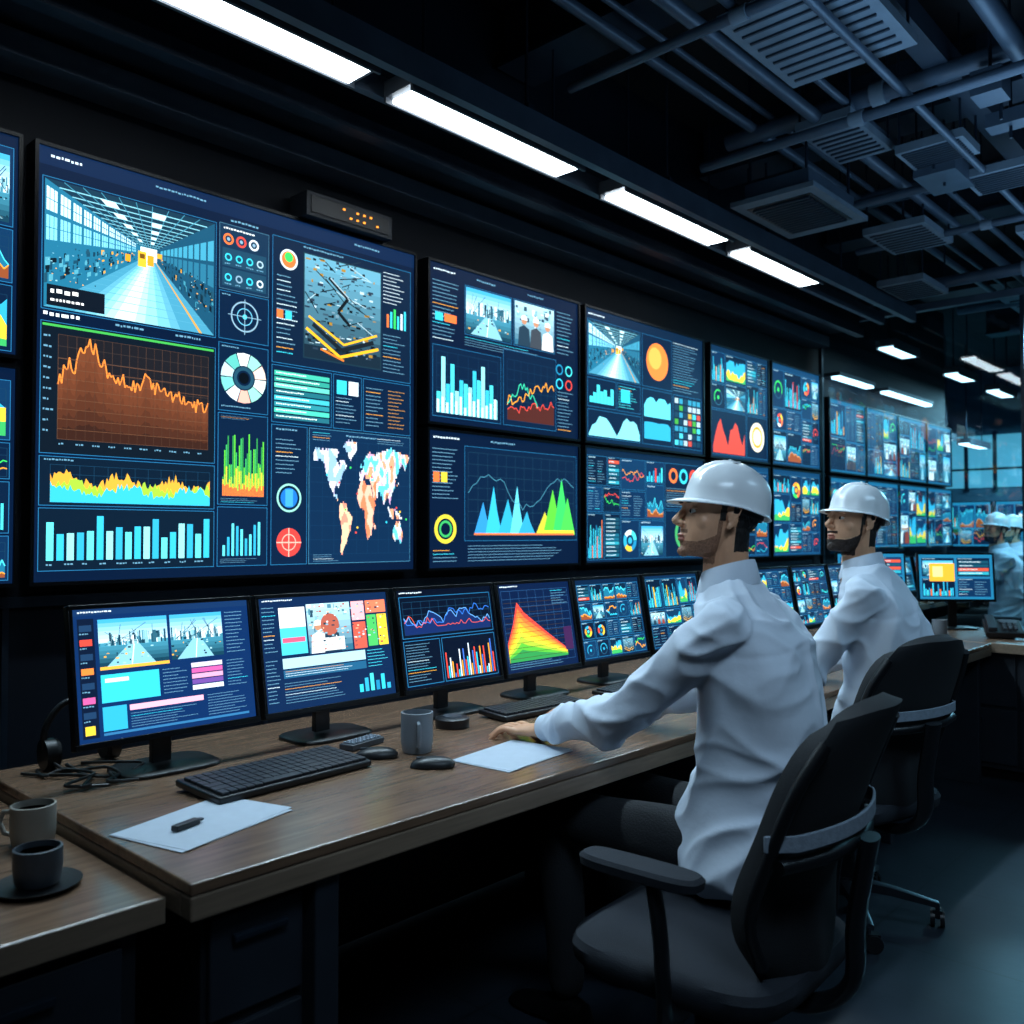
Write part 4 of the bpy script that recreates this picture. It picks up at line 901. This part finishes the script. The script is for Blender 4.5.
    def hr(p):
        h=False
        if p.z>.152: h=p.y<.07 or p.z>.17
        if p.y<-.026 and p.z>.03-.1*(p.y+.09) and abs(p.x)<.076+.02*(p.y<-.04) : h=True
        if abs(p.x)>.05 and -.03<p.y<.018 and p.z>.132: h=True
        if abs(p.x)>.05 and .008<p.y<.022 and p.z>.098: h=True
        return h
    def br_(p):
        if p.z<-.012 or p.y<.014: return False
        if p.z<.040+.45*max(0,.07-p.y)+.004*noise.noise(p*60): return True
        if abs(p.x)<.026 and p.y>.088 and .059<p.z<.069: return True
        return abs(p.x)>.052 and .008<p.y<.026 and p.z<.1
    me.materials.clear()
    for m_ in (k,M['hair'],M['beard'] if beard>1 else M['stubble'],M['lip']): me.materials.append(m_)
    for pl in me.polygons:
        c=pl.center; i=0
        if br_(c) and beard: i=2
        if hr(c): i=1
        if abs(c.x)<.018 and c.y>.092 and .038<c.z<.057: i=3
        pl.material_index=i
    for v,nn in zip(me.vertices,nor):
        if hr(v.co): v.co+=nn*((.005+.002*noise.noise(v.co*90))*min(1,max(.15,(v.co.z-.035)/.04)))
        elif beard>1 and br_(v.co) and not(abs(v.co.x)<.02 and .037<v.co.z<.058): v.co+=nn*(.003+.002*noise.noise(v.co*120))
    Hm=Matrix.Translation(Vector(J['head']))@Matrix.Rotation(headyaw,4,'Z')@Matrix.Rotation(math.radians(headpitch),4,'X')@Matrix.Scale(hs,4)
    put(me,'head',[],mtx=Hm)
    b=B()
    for s_ in(-1,1): b.ell((s_*.031,.0785,.1155),(.0115,.0115,.0088),M['eyew'],nu=16,nv=10); b.ell((s_*.0315,.0870,.1155),(.0055,.0042,.0058),M['iris'],nu=14,nv=8); b.ell((s_*.031,.0935,.1375),(.017,.0040,.0026),M['hair'],nu=14,nv=8)
    ob=b.obj('eyes_and_brows',e); ob.matrix_local=Hm
    b=B(); n=64; rings=[]; C0=Vector((0,-.005,.156))
    AX,AY,AZ=.088,.112,.098
    def dome(a,f):
        ph=f*pi/2; x=AX*math.sin(ph)*math.cos(a); y=AY*math.sin(ph)*math.sin(a); z=AZ*math.cos(ph)**.9
        rg=0
        for xx,w,h in ((0,.011,.007),(.034,.007,.0035),(-.034,.007,.0035)):
            rg+=h*math.exp(-((x-xx)/w)**2)*max(0,min(1,(z-.02)/.03))
        nrm=Vector((x/AX**2,y/AY**2,z/AZ**2)).normalized()
        return C0+Vector((x,y,z))+nrm*rg
    for f in [.08,.15,.3,.45,.58,.7,.8,.9,1.0]: rings.append([dome(2*pi*j/n,f) for j in range(n)])
    def dd(j,o,dr): 
        a=2*pi*j/n; bk=max(0,-math.sin(a)); return dome(a,1)+Vector((math.cos(a)*o,math.sin(a)*o,-dr-.012*bk))
    for out,drop in ((.002,.008),(.003,.014)): rings.append([dd(j,out,drop) for j in range(n)])
    def brim(j,k_):
        a=2*pi*j/n; fr=max(0,math.sin(a))**1.8; o=.003+.005*k_+.036*fr*k_
        return dd(j,o,.015+.004*k_+.010*fr*k_*k_)
    for k_ in (.35,.7,1.0): rings.append([brim(j,k_) for j in range(n)])
    b.loft(rings,M['helmet'],cap=False); b.add(rings[0],[tuple(range(n))],M['helmet'])
    ob=b.obj('hard_hat',e); so=ob.modifiers.new('s','SOLIDIFY'); so.thickness=.003; so.offset=-1; ob.matrix_local=Hm@Matrix.Translation((0,-.002,-.002))@Matrix.Rotation(math.radians(5),4,'X')
    b=B(); P=[]
    for j in range(17):
        a=pi+pi*j/16; P.append((.084*math.cos(a),-.006+.108*math.sin(a),.128-.012*math.sin(pi*j/16)))
    b.tube(P,.008,M['black'],8,flat=(.35,1.3)); ob=b.obj('nape_strap',e); ob.matrix_local=Hm
    return e
HM={1:hand_mesh(1,'hand_left_mesh'),-1:hand_mesh(-1,'hand_right_mesh')}
J1=dict(torso=[(0,0,.475,.17,.14),(0,.0,.53,.195,.16),(.01,-.01,.63,.190,.150),(.02,-.03,.75,.178,.140),(.02,-.04,.88,.186,.140),(.02,-.03,1.0,.196,.137),(.02,-.01,1.09,.185,.120),(.015,.015,1.155,.130,.095),(.015,.035,1.205,.070,.068)],
 neck=(.02,.040,1.208),SL=(-.155,-.03,1.105),SR=(.195,.05,1.11),EL=(-.19,.235,.862),ER=(.29,.30,.865),WL=(-.125,.545,.782),WR=(.20,.60,.782),hyL=.05,hyR=.15,
 knee=((-.14,.47,.56),(.16,.47,.56)),ank=((-.13,.46,.09),(.17,.50,.09)),head=(.010,.083,1.257),tyaw=.2)
man((2.03,1.11,0),J1,math.radians(52),6,1,1)
J2=dict(J1); J2.update(EL=(-.215,.16,.84),WL=(-.15,.44,.785),ER=(.28,.24,.86),WR=(.20,.52,.785),hyL=-.1,hyR=.1,tyaw=.12)
e2=man((3.21,1.24,0),J2,math.radians(62),6,2,2)
def dup(e,loc,rz):
    n=empty('seated_engineer',loc,(0,0,rz))
    for c in e.children:
        o=c.copy(); COL.objects.link(o); o.parent=n; o.matrix_parent_inverse=Matrix.Identity(4)
    return n
dup(e2,(8.25,2.10,0),.1)
dup(e2,(9.3,2.25,0),-.1); chair(9.3,2.23,0)

# ------------------------------------------------------------ world + camera
w=bpy.data.worlds.new('World'); SC.world=w; w.use_nodes=True; bg=w.node_tree.nodes['Background']; bg.inputs[0].default_value=(.02,.05,.1,1); bg.inputs[1].default_value=.3
cd=bpy.data.cameras.new('camera'); cam=bpy.data.objects.new('camera',cd); COL.objects.link(cam); SC.camera=cam
cam.location=(0,0,1.32); cam.rotation_euler=(math.radians(91.46),0,math.radians(-47)); cd.sensor_width=36; cd.lens=31.64; cd.clip_start=.05
cd.dof.use_dof=True; cd.dof.focus_distance=2.6; cd.dof.aperture_fstop=4.0
print('done')
